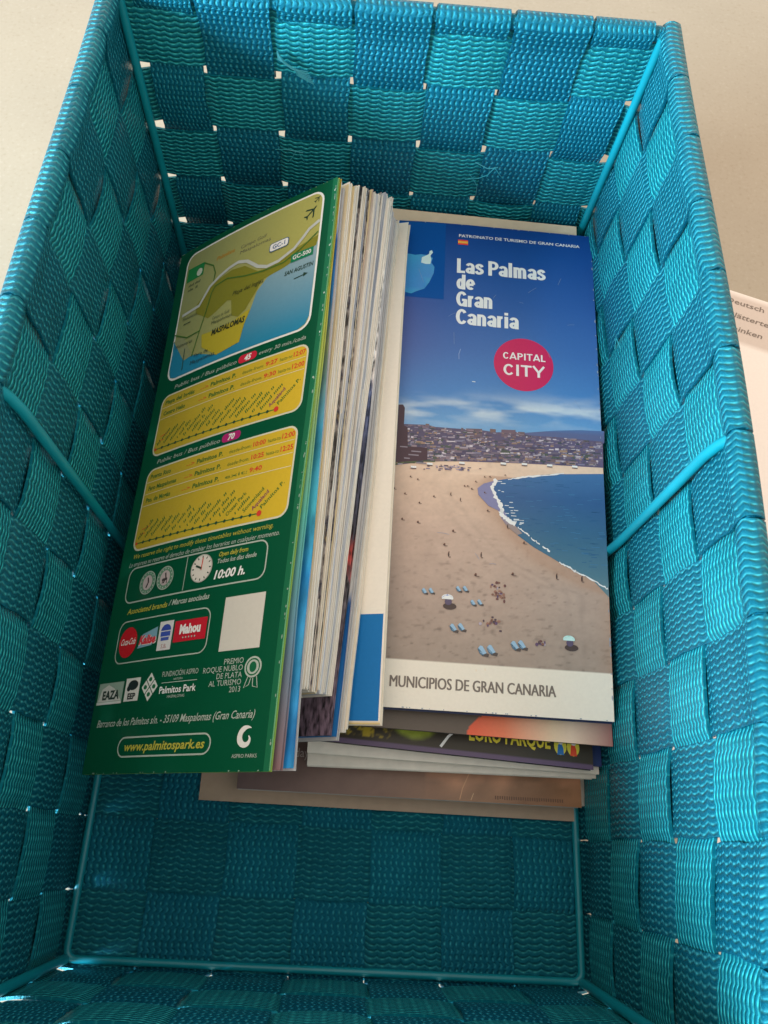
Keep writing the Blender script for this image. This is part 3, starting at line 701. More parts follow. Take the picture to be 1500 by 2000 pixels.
# far kiosks and rows of sun beds at the back of the beach
for x, y in ((8, 108.6), (15.5, 110.8), (30.5, 112.6), (50, 114), (60, 114.6), (72, 115), (84, 115.4)):
    lp.rect('kiosks', x, y, x + 2.6, y + 1.0, K(214, 206, 204), 6); lp.rect('kiosks', x, y - .5, x + 2.6, y, K(90, 74, 76), 6)
for q in range(46):
    x = random.gauss(25, 6.5); y = 109.6 + random.uniform(-1.6, 1.3) + .05 * (x - 18)
    lp.rect('sun_beds', x, y, x + random.uniform(.7, 1.7), y + .4, random.choice([K(112, 104, 130), K(150, 140, 160), K(84, 74, 92)]), 5)
sea_cols = [(50, K(98, 118, 120)), (62, K(72, 104, 118)), (80, K(50, 88, 116)), (98, K(46, 80, 122)), (112, K(58, 96, 138))]
lp.poly('sea', [(min(x, 99.0), y) for x, y in G['sea']], lambda x, y: grad(np.array([y]), sea_cols)[0] * np.array([1, 1, 1, 1]), 3)
lp.poly('sea', G['shallow'], lambda x, y: K(112, 112, 146) if y > 85 else K(132, 118, 116), 4)
for i, f_ in enumerate(G['foam']):
    P = np.array(f_); tt = np.linspace(0, len(P) - 1, 5 * len(P)); Q = np.stack([np.interp(tt, range(len(P)), P[:, k]) for k in (0, 1)], 1)
    Q = Q[Q[:, 0] < 98.6]
    r_ = np.random.RandomState(i)
    lp.line('surf', Q + r_.normal(0, .18, Q.shape), (1.9 if i == 0 else .75) * r_.uniform(.4, 1.3, len(Q)), K(222, 222, 226), 5)
    if i == 0:
        for q in range(22):
            k = r_.randint(0, len(Q) - 1); x, y = Q[k] + np.array([r_.uniform(.5, 5.5), r_.uniform(-.4, .8)])
            lp.line('surf', [(x, y), (x + r_.uniform(.8, 2.6), y + r_.uniform(-.1, .2))], .35, K(186, 192, 206), 5)
for q in range(150):
    x, y = random.uniform(50, 96), random.uniform(64, 109)
    if inside(x, y, G['sea']) and inside(x + 4, y, G['sea']) and inside(x - 4, y - 3, G['sea']):
        lp.line('sea', [(x, y), (x + random.uniform(1.5, 4), y + .1)], .22, random.choice([K(58, 104, 142), K(38, 78, 116)]), 4)
dark = K(62, 48, 46)
for i, (x, y) in enumerate(G['people']):
    if x < .6 or x > 98: continue
    k = .55 + 1.1 * (110 - y) / 80; tall = i in (4, 3, 10, 11, 28, 29, 17)
    w, h = (.55 * k, 2.0 * k) if tall else (.95 * k, .75 * k)
    lp.disc('beach_people', x, y + h / 2, w / 2, h / 2, dark, 5, n=8); lp.disc('beach_people', x + .1, y + h, w * .4, w * .4, K(96, 66, 58), 6, n=7)
    lp.disc('beach_people', x + w * .8, y - .05, w * .8, .22 * k, K(112, 92, 84), 5, n=8)
for i, (x, y) in enumerate(G['lounger']):
    k = .62 + .5 * (45 - y) / 25
    k = max(.6, min(k, 1.15))
    lp.poly('sun_loungers', [(x + 1.3 * k, y - 3.0 * k), (x + 4.1 * k, y - 3.4 * k), (x + 4.5 * k, y - 2.1 * k), (x + 2.1 * k, y - 1.2 * k)], K(70, 62, 60), 5)
    lp.poly('sun_loungers', [(x - .6 * k, y), (x + .5 * k, y + 1.5 * k), (x + 1.5 * k, y + 1.3 * k), (x + 3.4 * k, y - 1.7 * k), (x + 2.0 * k, y - 2.3 * k), (x + .6 * k, y - 1.6 * k)], K(128, 158, 182), 6)
    lp.poly('sun_loungers', [(x - .6 * k, y), (x - .2 * k, y + .2 * k), (x + 2.0 * k, y - 2.0 * k), (x + 2.0 * k, y - 2.9 * k), (x + .4 * k, y - 2.2 * k)], K(70, 98, 120), 6)
for pi_, ((x, y), c1_, c2_) in enumerate(zip(G['umb'], (K(196, 200, 214), K(168, 204, 196)), (K(120, 130, 180), K(150, 190, 184)))):
    lp.disc('parasol#%d' % pi_, x + 1.1, y - 3.4, 3.0, 1.5, K(66, 54, 52), 5, n=14); lp.disc('parasol#%d' % pi_, x + .4, y - 1.4, 1.6, 1.6, K(80, 70, 92), 6, n=10)
    lp.disc('parasol#%d' % pi_, x, y + .2, 2.6, 1.7, c1_, 7, n=14, a0=-20, a1=200)
    for a in (20, 80, 140): lp.poly('parasol#%d' % pi_, [(x, y + 1.9)] + [(x + 2.6 * math.cos(math.radians(a + q)), y + .2 + 1.6 * math.sin(math.radians(a + q)) * .9 - .4) for q in (0, 28)], c2_, 8)
for i, (x, y) in enumerate(G['groups']):
    for q in range(9):
        c_ = random.choice([K(92, 62, 62), K(70, 56, 66), K(130, 96, 84), K(150, 140, 152), K(110, 80, 70), K(84, 66, 92)])
        lp.disc('beach_people', x + random.gauss(0, 1.5), y + random.gauss(0, 1.2), random.uniform(.3, .8), random.uniform(.3, .9), c_, 5 + q * .2, n=7)
lp.text('footer', 3.4, 8.6, 'MUNICIPIOS DE GRAN CANARIA', 4.9, K(100, 92, 86), width=70.6, bold=.0, layer=2, res=3); lp.text('footer', 3.7, 8.6, 'MUNICIPIOS DE GRAN CANARIA', 4.9, K(100, 92, 86), width=70.6, bold=.0, layer=2.4, res=3)
for x, y in ((40, 17.6), (43.8, 18.2)): lp.disc('scuff', x, y, .35, .6, K(200, 186, 168), 1, n=8)
for q in range(60):
    e_ = random.random(); x, y = (98.7 - random.random() * .3, random.uniform(0, 253)) if e_ < .55 else (random.uniform(4, 99), random.choice((.35, 252.6)))
    lp.disc('scuff', x, y, random.uniform(.15, .45), random.uniform(.2, 1.2 if e_ < .55 else .3), (.30, .36, .46, 1), 2, n=6)
for q in range(14):
    x, y = random.uniform(8, 92), random.uniform(30, 240); a_ = random.uniform(0, 6.28); l_ = random.uniform(2, 9)
    lp.line('scuff', [(x, y), (x + .5 * l_ * math.cos(a_), y + .5 * l_ * math.sin(a_) + .2), (x + l_ * math.cos(a_), y + l_ * math.sin(a_))], .13, K(118, 134, 160), 6)
lp.line('scuff', [(30, 175), (29.2, 172), (29.3, 169)], .3, K(120, 140, 178), 2); lp.line('scuff', [(36, 157), (37.6, 157)], .35, K(190, 205, 225), 2)
lp.flush()

# ================================================================== the green brochure leaning on the left
PPc = ((0.40, 2.275, 1.783), (2.801, 2.295, 3.575), (2.974, 9.868, 3.962), (0.572, 9.849, 2.17))
park = empty('park_leaflet', (1.6, 6.0, 2.6), 'dark green leaflet with a coast map and two yellow timetables, leaning at the left', 'leaflet')
def pp_curve(x, y): return 0.05 * np.sin(np.pi * np.clip(x / 99, 0, 1)) + .02 * np.sin(y / 40.)
pp = Page(99, 250, *PPc, park, curve=pp_curve, cut=(7, 14))
GR = (0.002, 0.080, 0.034, 1)
def green(X, Y):
    f = .92 + .1 * vnoise(X, Y, 30, 60, 12, 2)
    return tint(np.tile(np.array(GR), (len(X), 1)), f)
pp.grid('cover', 0, 0, 99, 250, 2.0, green)
pp.slab('pages', paper('green_tinted_paper', (.16, .42, .20)), -0.006, 0.028, inset=.35)
pp.slab('back_cover', plain('lime_card', (.22, .36, .06), rough=.45), -0.036, 0.012, inset=0)
WH = (.80, .80, .78, 1); WG = (.42, .48, .42, 1); YT = (.48, .44, .06, 1); DK = (.02, .05, .03, 1); RD = (.62, .05, .03, 1)
g = BK['pp']
# coast map
pp.rrect('map_panel', 6.2, 174.8, 92.8, 246.6, 6, WH, 1)
def land(x, y): 
    f = min(max((x - 20) / 60, 0), 1); return (.30 + .10 * f, .32 + .07 * f, .13 - .02 * f, 1)
pp.rrect('map_panel', 7.2, 175.8, 91.8, 245.6, 5.2, land, 2)
def seac(x, y):
    f = min(max((y - 178) / 40, 0), 1) * min(max((x - 30) / 50, 0), 1) ** .5
    return (.02 + .27 * f, .23 + .18 * f, .40 + .06 * f, 1)
P = [(min(x, 91.8), y) for x, y in g['sea']] + [(7.2, 190), (7.2, 181), (8.8, 177), (12.4, 175.8), (86.6, 175.8), (90.3, 177.5), (91.8, 181)]
pp.poly('map_panel', P, seac, 3)
pp.poly('map_panel', [(min(x, 91.7), y) for x, y in g['urban']], (.22, .215, .024, 1), 4)
pp.poly('map_panel', g['beach'], (.46, .38, .03, 1), 5)
pp.poly('map_panel', g['bay'], (.28, .30, .16, 1), 4)
pp.line('map_panel', [(min(x, 91.7), y) for x, y in g['road']], 1.7, (.50, .53, .50, 1), 6)
for q in g['green']: pp.line('map_panel', [(min(x, 91.7), y) for x, y in q], .65, (.06, .16, .03, 1), 7)
pp.poly('map_panel', [(8.5, 237.5), (20.5, 237.2), (20.3, 230.0), (8.5, 229.6)], (.02, .22, .06, 1), 5)
pp.disc('map_panel', 17.5, 232.6, 2, 2.2, (.55, .6, .5, 1), 6, n=12)
for q, (x, y, w) in enumerate(((10.5, 226.5, 8), (10.5, 223.8, 7))): pp.scribble('map_lettering', x, y, w, 1.5, DK, 0)
pp.text('map_lettering', 29, 234.0, 'Palmitos', 2.2, (.45, .22, .02, 1), width=12, bold=.02, shear=.2)
pp.text('map_lettering', 45, 233.6, 'Campo Golf', 1.9, (.12, .12, .08, 1), width=16, shear=.15)
pp.text('map_lettering', 45, 230.6, 'Maspalomas', 1.9, (.12, .12, .08, 1), width=19, shear=.15)
pp.rrect('map_panel', 64.2, 223, 75.4, 227.8, 1.4, (.05, .12, .22, 1), 7); pp.rrect('map_panel', 64.6, 223.4, 75.0, 227.4, 1.2, WH, 8)
pp.text('map_lettering', 66.2, 224.3, 'GC-1', 2.3, (.08, .14, .30, 1), width=7.2, bold=.02, layer=9)
pp.rect('map_panel', 78, 212.4, 90, 216.6, (.01, .20, .09, 1), 7)
pp.text('map_lettering', 79, 213.5, 'GC-500', 2.2, WH, width=10, bold=.02, layer=9)
pp.text('map_lettering', 75.2, 206.6, 'SAN AGUSTIN', 2.2, DK, width=15.4, bold=.02, layer=5, shear=.1)
pp.line('map_lettering', [(81, 203), (86, 203.4)], .5, DK, 5); pp.poly('map_lettering', [(86, 202.4), (88.4, 203.5), (86, 204.6)], DK, 5)
pp.text('map_lettering', 44.5, 208.0, 'Playa del Inglés', 2.3, (.04, .05, .02, 1), width=18.5, shear=.2, layer=8)
pp.text('map_lettering', 34.2, 190.6, 'MASPALOMAS', 3.1, (.03, .04, .02, 1), width=20.5, bold=.03, layer=8, shear=.1)
pp.text('map_lettering', 33, 199.4, 'Campo de Golf', 1.7, (.10, .12, .06, 1), width=11, layer=8)
pp.text('map_lettering', 33, 196.8, 'Maspalomas', 1.9, (.08, .1, .05, 1), width=13, layer=8)
pp.text('map_lettering', 11, 207, 'Meloneras', 1.7, (.08, .1, .06, 1), width=10, layer=8); pp.line('map_lettering', [(12, 204.5), (17, 204.6)], .4, DK, 8)
pp.text('map_lettering', 9, 192.2, 'Meloneras', 1.8, (.08, .1, .06, 1), width=12, layer=8)
pp.text('map_lettering', 24.5, 182.6, 'Faro de', 1.8, (.03, .05, .05, 1), width=9, layer=8); pp.text('map_lettering', 22.5, 179.2, 'Maspalomas', 2.0, (.03, .05, .05, 1), width=16, layer=8)
pp.line('map_panel', [(16.5, 190), (17.0, 178.5)], .5, (.04, .09, .06, 1), 8)
# aeroplane symbols
for (x, y, k, a) in ((86.3, 236.2, 1.0, 40), (89.2, 242.2, .5, 40)):
    ca, sa = math.cos(math.radians(a)), math.sin(math.radians(a)); R2 = lambda p: (x + k * (p[0] * ca - p[1] * sa), y + k * (p[0] * sa + p[1] * ca))
    pp.poly('aeroplane_symbol', [R2(p) for p in ((-3.4, -.35), (2.8, -.4), (3.8, 0), (2.8, .4), (-3.4, .35))], DK, 4)
    pp.poly('aeroplane_symbol', [R2(p) for p in ((1.0, .3), (-1.6, 3.4), (-.6, 3.4), (2.0, .3))], DK, 4); pp.poly('aeroplane_symbol', [R2(p) for p in ((1.0, -.3), (2.0, -.3), (-.6, -3.4), (-1.6, -3.4))], DK, 4)
    pp.poly('aeroplane_symbol', [R2(p) for p in ((-3.2, .2), (-4, 1.4), (-3.4, 1.4), (-2.2, .2))], DK, 4); pp.poly('aeroplane_symbol', [R2(p) for p in ((-3.2, -.2), (-2.2, -.2), (-3.4, -1.4), (-4, -1.4))], DK, 4)
# timetable panels
YB = lambda x, y: (.46 + .0018 * x, .345 + .001 * x, .03, 1)
DG = (.06, .16, .03, 1)
def timetable(y0, y1, num, numcol, rows, ytext, x45, names):
    pp.rrect('timetable', 6.2, y0, 94.0, y1, 4.6, (.62, .62, .48, 1), 1); pp.rrect('timetable', 7.0, y0 + .8, 93.2, y1 - .8, 4.0, YB, 2)
    y = y1 - 4.9
    for i, (a, b_, c_, e, hh, gg) in enumerate(rows):
        pp.text('timetable_lettering', 9.2, y, a, 2.1, DG, width=min(len(a) * 1.25, 24), bold=.03)
        pp.text('timetable_lettering', 33, y, '-->', 1.8, RD, width=5.0)
        pp.text('timetable_lettering', 39.5, y, b_, 2.1, DG, width=15.5, bold=.03)
        if c_: pp.text('timetable_lettering', 58.5, y, c_, 1.7, DG, width=12); pp.text('timetable_lettering', 71.5, y, e, 2.1, RD, width=6.5, bold=.02)
        if hh: pp.text('timetable_lettering', 79.3, y, hh, 1.7, DG, width=6.6); pp.text('timetable_lettering', 86.4, y, gg, 2.3, RD, width=6.2, bold=.02)
        pp.line('timetable', [(7.4, y - 1.6), (92.8, y - 1.6)], .28, (.66, .64, .45, 1), 3)
        y -= 5.7
    yb = y0 + 3.6; xs = np.linspace(8.5, 81 if num == '45' else 80, 17)
    pp.line('timetable', [(xs[0], yb), (xs[-1], yb)], .5, DG, 3)
    for i, x in enumerate(xs):
        last = i == len(xs) - 1
        pp.disc('timetable', x, yb, 1.25 if last else .72, 1.25 if last else .72, RD if last or i == 0 else (.02, .07, .04, 1), 4, n=10)
        nm = names.get(i)
        if nm: pp.text('timetable_lettering', x + .9, yb + 1.7, nm, 1.8, (.20, .04, .12, 1) if nm == 'Aqualand' else DG, width=len(nm) * 1.22, rot=42, bold=.015)
        else: pp.scribble('timetable_lettering', x + .9, yb + 1.7, random.uniform(9, 15.5 if i > 3 else 11), 1.75, DG, rot=42)
    pp.line('timetable', [(10.3, yb + 6), (15.5, yb + 7)], .3, RD, 3); pp.line('timetable', [(9.8, yb + 4), (13, yb + 4.2)], .3, RD, 3)
timetable(136.4, 167.6, '45', None, [('Playa del Inglés', 'Palmitos P.', 'desde-from:', '9:27', 'hasta-to:', '12:07'), ('Centro Helio', 'Palmitos P.', 'desde-from:', '9:30', 'hasta-to:', '12:00')], 0, 0, {15: 'Aqualand', 16: 'Palmitos P.'})
timetable(91.4, 130.2, '70', None, [('Puerto Rico', 'Palmitos P.', 'desde-from:', '10:00', 'hasta-to:', '12:00'), ('Faro Maspalomas', 'Palmitos P.', 'desde-from:', '10:25', 'hasta-to:', '12:25'), ('Pto. de Mogán', 'Palmitos P.', 'exit:', '9:40', '', '')], 0, 0, {12: 'Ocean Park', 14: 'Sonnenland', 15: 'Aqualand', 16: 'Palmitos P.'})
for (cx, cy, s_, col) in ((60.1, 170.9, '45', (.60, .02, .05, 1)), (58.0, 133.4, '70', (.42, .02, .16, 1))):
    pp.rrect('route_number#' + s_, cx - 5.3, cy - 2.0, cx + 5.3, cy + 2.0, 1.9, col, 2); pp.text('route_number#' + s_, cx, cy - 1.3, s_, 2.7, WH, bold=.04, align='c', shear=.15)
    pp.text('lettering', cx - 6.3, cy - 1.3, 'Public bus / Bus público', 2.1, WG, width=40, align='r', shear=.25)
pp.text('lettering', 66.6, 169.8, 'every 30 min./cada', 2.0, WG, width=25, shear=.25)
pp.text('lettering', 8, 87.9, 'We reserve the right to modify these timetables without warning.', 2.1, YT, width=80, shear=.25)
pp.text('lettering', 6.5, 84.4, 'La empresa se reserva el derecho de cambiar los horarios en cualquier momento.', 2.1, WG, width=85, shear=.25)
# opening hours box
pp.frame('opening_hours', 7.6, 68, 87, 83.8, 4.2, .6, WG, 2); pp.line('opening_hours', [(44.4, 69), (44.4, 83)], .35, WG, 2)
for cx, cy in ((21.5, 75.6), (32.4, 76.0)):
    pp.disc('opening_hours', cx, cy, 5.0, 5.0, (.12, .26, .17, 1), 2); pp.ring('opening_hours', cx, cy, 5.0, 5.0, .35, WG, 3)
    pp.disc('opening_hours', cx, cy, 3.0, 3.2, (.50, .42, .42, 1), 3); pp.line('opening_hours', [(cx - .5, cy - 2.2), (cx + .6, cy), (cx, cy + 2.2)], .8, (.06, .05, .05, 1), 4)
    for a in range(0, 360, 24):
        pp.disc('opening_hours', cx + 4.05 * math.cos(math.radians(a)), cy + 4.05 * math.sin(math.radians(a)), .33, .42, WG, 3, n=5)
pp.line('opening_hours', [(30.8, 75.2), (34, 75.4)], .9, (.06, .05, .05, 1), 4); pp.line('opening_hours', [(31.2, 73.6), (31.4, 75.6), (33.6, 75.8), (33.8, 73.6)], .5, (.06, .05, .05, 1), 4)
cx, cy = 53.4, 76.8
pp.disc('clock_face', cx, cy, 5.9, 5.8, (.70, .66, .60, 1), 2, n=36); pp.ring('clock_face', cx, cy, 5.9, 5.8, .4, (.45, .44, .40, 1), 3, n=36)
for a in range(0, 360, 30):
    ca, sa = math.cos(math.radians(a)), math.sin(math.radians(a)); pp.line('clock_face', [(cx + 4.2 * ca, cy + 4.2 * sa), (cx + 5.1 * ca, cy + 5.1 * sa)], .5, DK, 3)
pp.line('clock_face', [(cx, cy), (cx - 3.2, cy + 1.4)], .8, DK, 4); pp.line('clock_face', [(cx, cy - .8), (cx + .2, cy + 4.3)], .5, RD, 4)
pp.text('lettering', 62.0, 80.2, 'Open daily from', 1.9, YT, width=15, shear=.2, bold=.015); pp.text('lettering', 61.6, 77.4, 'Todos los días desde', 1.9, WG, width=20, shear=.2, bold=.015)
pp.text('lettering', 61.2, 71.2, '10:00 h.', 3.5, WH, width=15.8, shear=.22, bold=.03)
pp.text('lettering', 11.5, 63.3, 'Associated brands', 2.3, YT, width=25, shear=.25, bold=.015); pp.text('lettering', 37.6, 63.7, '/ Marcas asociadas', 2.3, WG, width=22.5, shear=.25, bold=.02)
pp.frame('brand_box', 8.2, 42.6, 62.6, 60.4, 4.2, .5, WG, 2)
pp.disc('brand_logo', 15.6, 51.2, 5.7, 6.3, (.55, .012, .02, 1), 3, n=32); pp.text('brand_logo', 11.0, 50.2, 'Coca-Cola', 2.7, WH, width=9.4, shear=.3, bold=.01, layer=5)
pp.poly('brand_logo', [(22.4, 48), (24.5, 53.5), (33.4, 55.8), (33.6, 51.5), (31, 48.6)], (.20, .38, .48, 1), 3); pp.text('brand_logo', 23, 49.6, 'Kalise', 3.4, (.62, .04, .06, 1), width=10, bold=.05, shear=.2, layer=5)
pp.text('brand_logo', 23.1, 49.4, 'Kalise', 3.4, (.7, .66, .62, 1), width=10.4, bold=.07, shear=.2, layer=4)
pp.rect('brand_logo', 34.6, 45.8, 42.6, 57.4, (.66, .66, .66, 1), 3)
pp.disc('brand_logo', 38.7, 53.6, 2.9, 2.5, (.04, .07, .36, 1), 4, n=18, a0=0, a1=180); pp.rect('brand_logo', 35.9, 51.3, 41.5, 53.2, (.05, .09, .42, 1), 4); pp.rect('brand_logo', 36.4, 49.6, 41.0, 50.9, (.06, .10, .42, 1), 4)
pp.text('brand_logo', 38.7, 46.6, 'S.B.', 1.7, (.5, .3, .3, 1), align='c', bold=.02, layer=4)
pp.rect('brand_logo', 43.6, 48.2, 61.2, 56.6, (.52, .014, .03, 1), 3); pp.text('brand_logo', 46.8, 51.3, 'Mahou', 3.6, WH, width=11.4, bold=.05, layer=5)
for q in range(5): pp.disc('brand_logo', 49.2 + q * 1.6, 49.7, .42, .42, WG, 5, n=5)
pp.rect('blank_label', 69.2, 42.4, 88.7, 62.9, (.60, .58, .52, 1), 2)
# institutions
pp.rect('association_logo', 1.6, 26.8, 17.8, 35.4, (.30, .40, .33, 1), 2); pp.poly('association_logo', [(2.2, 28), (4, 33), (8, 34.6), (12, 33), (17.4, 28)], (.62, .62, .58, 1), 3)
pp.text('association_logo', 5.0, 28.8, 'EAZA', 3.4, (.03, .05, .04, 1), width=11, bold=.04, layer=5); pp.rect('association_logo', 1.6, 26.8, 17.8, 27.8, (.66, .66, .62, 1), 4)
pp.rect('association_logo', 19.2, 27.2, 28.0, 36.2, (.68, .68, .64, 1), 2); pp.disc('association_logo', 24, 33.4, 3.1, 2.0, (.02, .03, .03, 1), 3, n=14); pp.disc('association_logo', 21.5, 32.2, 1.2, 1.2, (.02, .03, .03, 1), 3, n=8)
pp.text('association_logo', 23.9, 28.0, 'EEP', 2.3, (.03, .04, .04, 1), align='c', bold=.04, layer=4)
for (dx, dy) in ((0, 2.9), (2.5, 0), (0, -2.9), (-2.5, 0)):
    pp.poly('foundation_logo', [(34.2 + dx, 32 + dy + 2.6), (34.2 + dx + 2.2, 32 + dy), (34.2 + dx, 32 + dy - 2.6), (34.2 + dx - 2.2, 32 + dy)], (.66, .68, .63, 1), 2)
    pp.disc('foundation_logo', 34.2 + dx, 32 + dy, 1.0, .9, (.02, .14, .06, 1), 3, n=9)
pp.text('lettering', 40.8, 35.2, 'FUNDACIÓN ASPRO', 2.1, WG, width=19.5); pp.text('lettering', 50, 33.6, 'NATURA', .9, WG, align='c'); pp.line('lettering', [(41, 32.9), (60.2, 32.9)], .25, WG, 3)
pp.text('lettering', 40.4, 28.9, 'Palmitos Park', 2.7, WH, width=19.8, bold=.015); pp.text('lettering', 50, 27.0, 'MASPALOMAS', 1.1, WG, align='c')
for q, s_ in enumerate(('PREMIO', 'ROQUE NUBLO', 'DE PLATA', 'AL TURISMO', '2013')): pp.text('lettering', 82.2, 37.4 - q * 2.55, s_, 2.1, WG, align='r', sx=.95)
pp.disc('rosette', 86.9, 35.6, 3.9, 3.8, WG, 2); pp.ring('rosette', 86.9, 35.6, 3.2, 3.1, .5, (.01, .12, .05, 1), 3); pp.disc('rosette', 86.9, 35.6, 1.6, 1.9, (.01, .12, .05, 1), 3)
pp.line('rosette', [(85, 32.2), (83.6, 28.3), (85.8, 29.4), (86.4, 31.6)], .35, WG, 2); pp.line('rosette', [(87.4, 31.6), (87.6, 28.8), (89.9, 28.2), (89, 32.2)], .35, WG, 2)
pp.text('lettering', 4.6, 17.9, 'Barranco de los Palmitos s/n. - 35109 Maspalomas (Gran Canaria)', 2.9, WG, width=85.5, shear=.25, bold=.008)
pp.frame('web_address', 20.5, 5.9, 71.5, 13.6, 3.8, .6, WG, 2); pp.text('web_address', 24.4, 8.3, 'www.palmitospark.es', 3.3, YT, width=43.8, shear=.2, bold=.02)
# swirl logo
def arc(cx, cy, r0, r1, a0, a1, n=26): return [(cx + (r0 + (r1 - r0) * q / n) * math.cos(math.radians(a0 + (a1 - a0) * q / n)), cy + (r0 + (r1 - r0) * q / n) * math.sin(math.radians(a0 + (a1 - a0) * q / n))) for q in range(n + 1)]
pp.line('swirl_logo', arc(87.6, 11.1, 1.2, 3.9, 40, -300, 40), np.interp(np.linspace(0, 1, 41), [0, .3, .6, .85, 1], [.3, 1.5, 2.4, 1.9, .2]), (.72, .72, .68, 1), 2)
pp.text('swirl_logo', 87.6, 4.6, 'ASPRO PARKS', 1.3, WG, align='c')
for q in range(70):
    e_ = random.random(); x, y = (98.75 - random.random() * .3, random.uniform(0, 250)) if e_ < .6 else (random.uniform(0, 99), random.choice((.35, 249.6)))
    pp.disc('edge_wear', x, y, random.uniform(.12, .4), random.uniform(.2, 1.0 if e_ < .6 else .3), (.25, .36, .28, 1), 2, n=6)
for x, y in ((98.4, 214), (98.3, 190), (98.0, 150), (98.5, 171), (98.2, 243)): pp.disc('edge_wear', x, y, .35, .5, (.5, .6, .5, 1), 2, n=6)
for yy in range(0, 25): pp.rect('fold_edge', 96.6, yy * 10, 99, yy * 10 + 10, (.012, .135, .06, 1), 1)
pp.flush()

# ================================================================== the leaning pile behind it
def page_edges(name, a_, b_, fleck=None):
    """edges of many thin sheets: fine lines along the leaflet with odd flecks of print"""
    t = NT(name); gm = t.n('ShaderNodeNewGeometry'); mp = t.n('ShaderNodeMapping'); t.l(gm.outputs['Position'], mp.inputs[0]); mp.inputs['Scale'].default_value = (1, .02, 1.2)
    f = t.noise(1900, 2, mp.outputs[0]); c1 = t.ramp(f, [(.36, a_), (.60, b_)])
    if fleck:
        m2 = t.n('ShaderNodeMapping'); t.l(gm.outputs['Position'], m2.inputs[0]); m2.inputs['Scale'].default_value = (1, .16, 1)
        f2 = t.noise(900, 3, m2.outputs[0]); mx = t.n('ShaderNodeMixRGB'); t.l(t.ramp(f2, [(.56, (0, 0, 0, 1)), (.64, (1, 1, 1, 1))]), mx.inputs[0]); t.l(c1, mx.inputs[1]); mx.inputs[2].default_value = fleck; c1 = mx.outputs[0]
    t.l(c1, t.b.inputs['Base Color']); t.b.inputs['Roughness'].default_value = .7
    return t.m
def leaflet(name, label, cat, F, B, theta, w, t, cover, inner, group=None, n=14, wav=.008, bow=.03, face=None, seed=0, shrink=0.0):
    F = np.array(F); B = np.array(B); th = math.radians(theta)
    root = empty(name, tuple((F + B) / 2), label, cat, group)
    a = np.array([-math.cos(th), 0, -math.sin(th)]); nn = np.array([-math.sin(th), 0, math.cos(th)])
    r = np.random.RandomState(seed + 5); ph = r.uniform(0, 6, 3)
    def pt(s_, q, d):
        q2 = shrink + (1 - 2 * shrink) * q
        base = F + (B - F) * q2
        wv = wav * (math.sin(q * 9 + ph[0]) + .6 * math.sin(q * 23 + ph[1]))
        return base + a * (s_ + wv) + nn * (d + bow * math.sin(math.pi * min(s_ / w, 1)) + .012 * math.sin(q * 5 + ph[2]))
    def block(part, d1, d0, s0, s1, q0, q1, mat, col=None):
        V = []; qs = np.linspace(q0, q1, n); ss = np.linspace(s0, s1, 5)
        for d in (d1, d0):
            for q in qs:
                for s_ in ss: V.append(pt(s_, q, d))
        m = n * 5; Fc = [list(f) for f in grid_faces(n, 5)] + [[i + m for i in f[::-1]] for f in grid_faces(n, 5)]
        edge = list(range(5)) + [(i + 1) * 5 - 1 for i in range(1, n)] + [(n - 1) * 5 + j for j in range(3, -1, -1)] + [i * 5 for i in range(n - 2, 0, -1)]
        for x_, y_ in zip(edge, edge[1:] + edge[:1]): Fc.append([x_, y_, y_ + m, x_ + m])
        return mesh_obj(part, V, Fc, mat, root, smooth=False)
    k = t * .22
    cov = []
    block('cover', 0, -k, 0, w, 0, 1, cover)
    block('pages', -k * 1.15, -t + k * 1.15, .035, w - .02, .004, .996, inner)
    block('back_cover', -t + k, -t, r.uniform(-.01, .03), w, 0, 1, cover if face is None else face)
    return root, pt
def mottled(name, cols, scale=120, stretch=(1, .12, 1), rough=.45):
    t = NT(name); tc = t.n('ShaderNodeTexCoord'); mp = t.n('ShaderNodeMapping'); t.l(tc.outputs['Object'], mp.inputs[0]); mp.inputs['Scale'].default_value = stretch
    n_ = t.noise(scale, 5, mp.outputs[0]); k = len(cols)
    t.l(t.ramp(n_, [(.30 + .40 * i / (k - 1), c_) for i, c_ in enumerate(cols)]), t.b.inputs['Base Color'])
    t.b.inputs['Roughness'].default_value = rough; t.b.inputs['Specular IOR Level'].default_value = .4
    return t.m
def along(name, stops, noise=90, amt=.25, rough=.45):
    """print that changes along the length of a leaflet (stops: y in cells, colour)"""
    t = NT(name); gm = t.n('ShaderNodeNewGeometry'); sp = t.n('ShaderNodeSeparateXYZ'); t.l(gm.outputs['Position'], sp.inputs[0])
    y = t.math('MULTIPLY', sp.outputs[1], 1 / (S * 12))
    mp = t.n('ShaderNodeMapping'); t.l(gm.outputs['Position'], mp.inputs[0]); mp.inputs['Scale'].default_value = (1.6, .5, 1.6)
    n_ = t.noise(noise / S * .03, 5, mp.outputs[0])
    y2 = t.math('ADD', y, t.math('MULTIPLY', t.math('SUBTRACT', n_, .5), .05))
    r_ = t.ramp(y2, [(max(0, a / 12), c_) for a, c_ in stops])
    mx = t.n('ShaderNodeMixRGB', blend_type='MULTIPLY'); mx.inputs[0].default_value = 1; t.l(r_, mx.inputs[1])
    t.l(t.ramp(n_, [(.35, (1 - amt,) * 3 + (1,)), (.65, (1 + amt,) * 3 + (1,))]), mx.inputs[2])
    t.l(mx.outputs[0], t.b.inputs['Base Color']); t.b.inputs['Roughness'].default_value = rough
    return t.m
M_olive = along('olive_cover', [(2.2, (.25, .12, .12, 1)), (3.6, (.16, .30, .42, 1)), (5.2, (.10, .42, .36, 1)), (7.0, (.34, .44, .10, 1)), (8.4, (.50, .44, .06, 1)), (9.9, (.52, .36, .05, 1))], 30, .12)
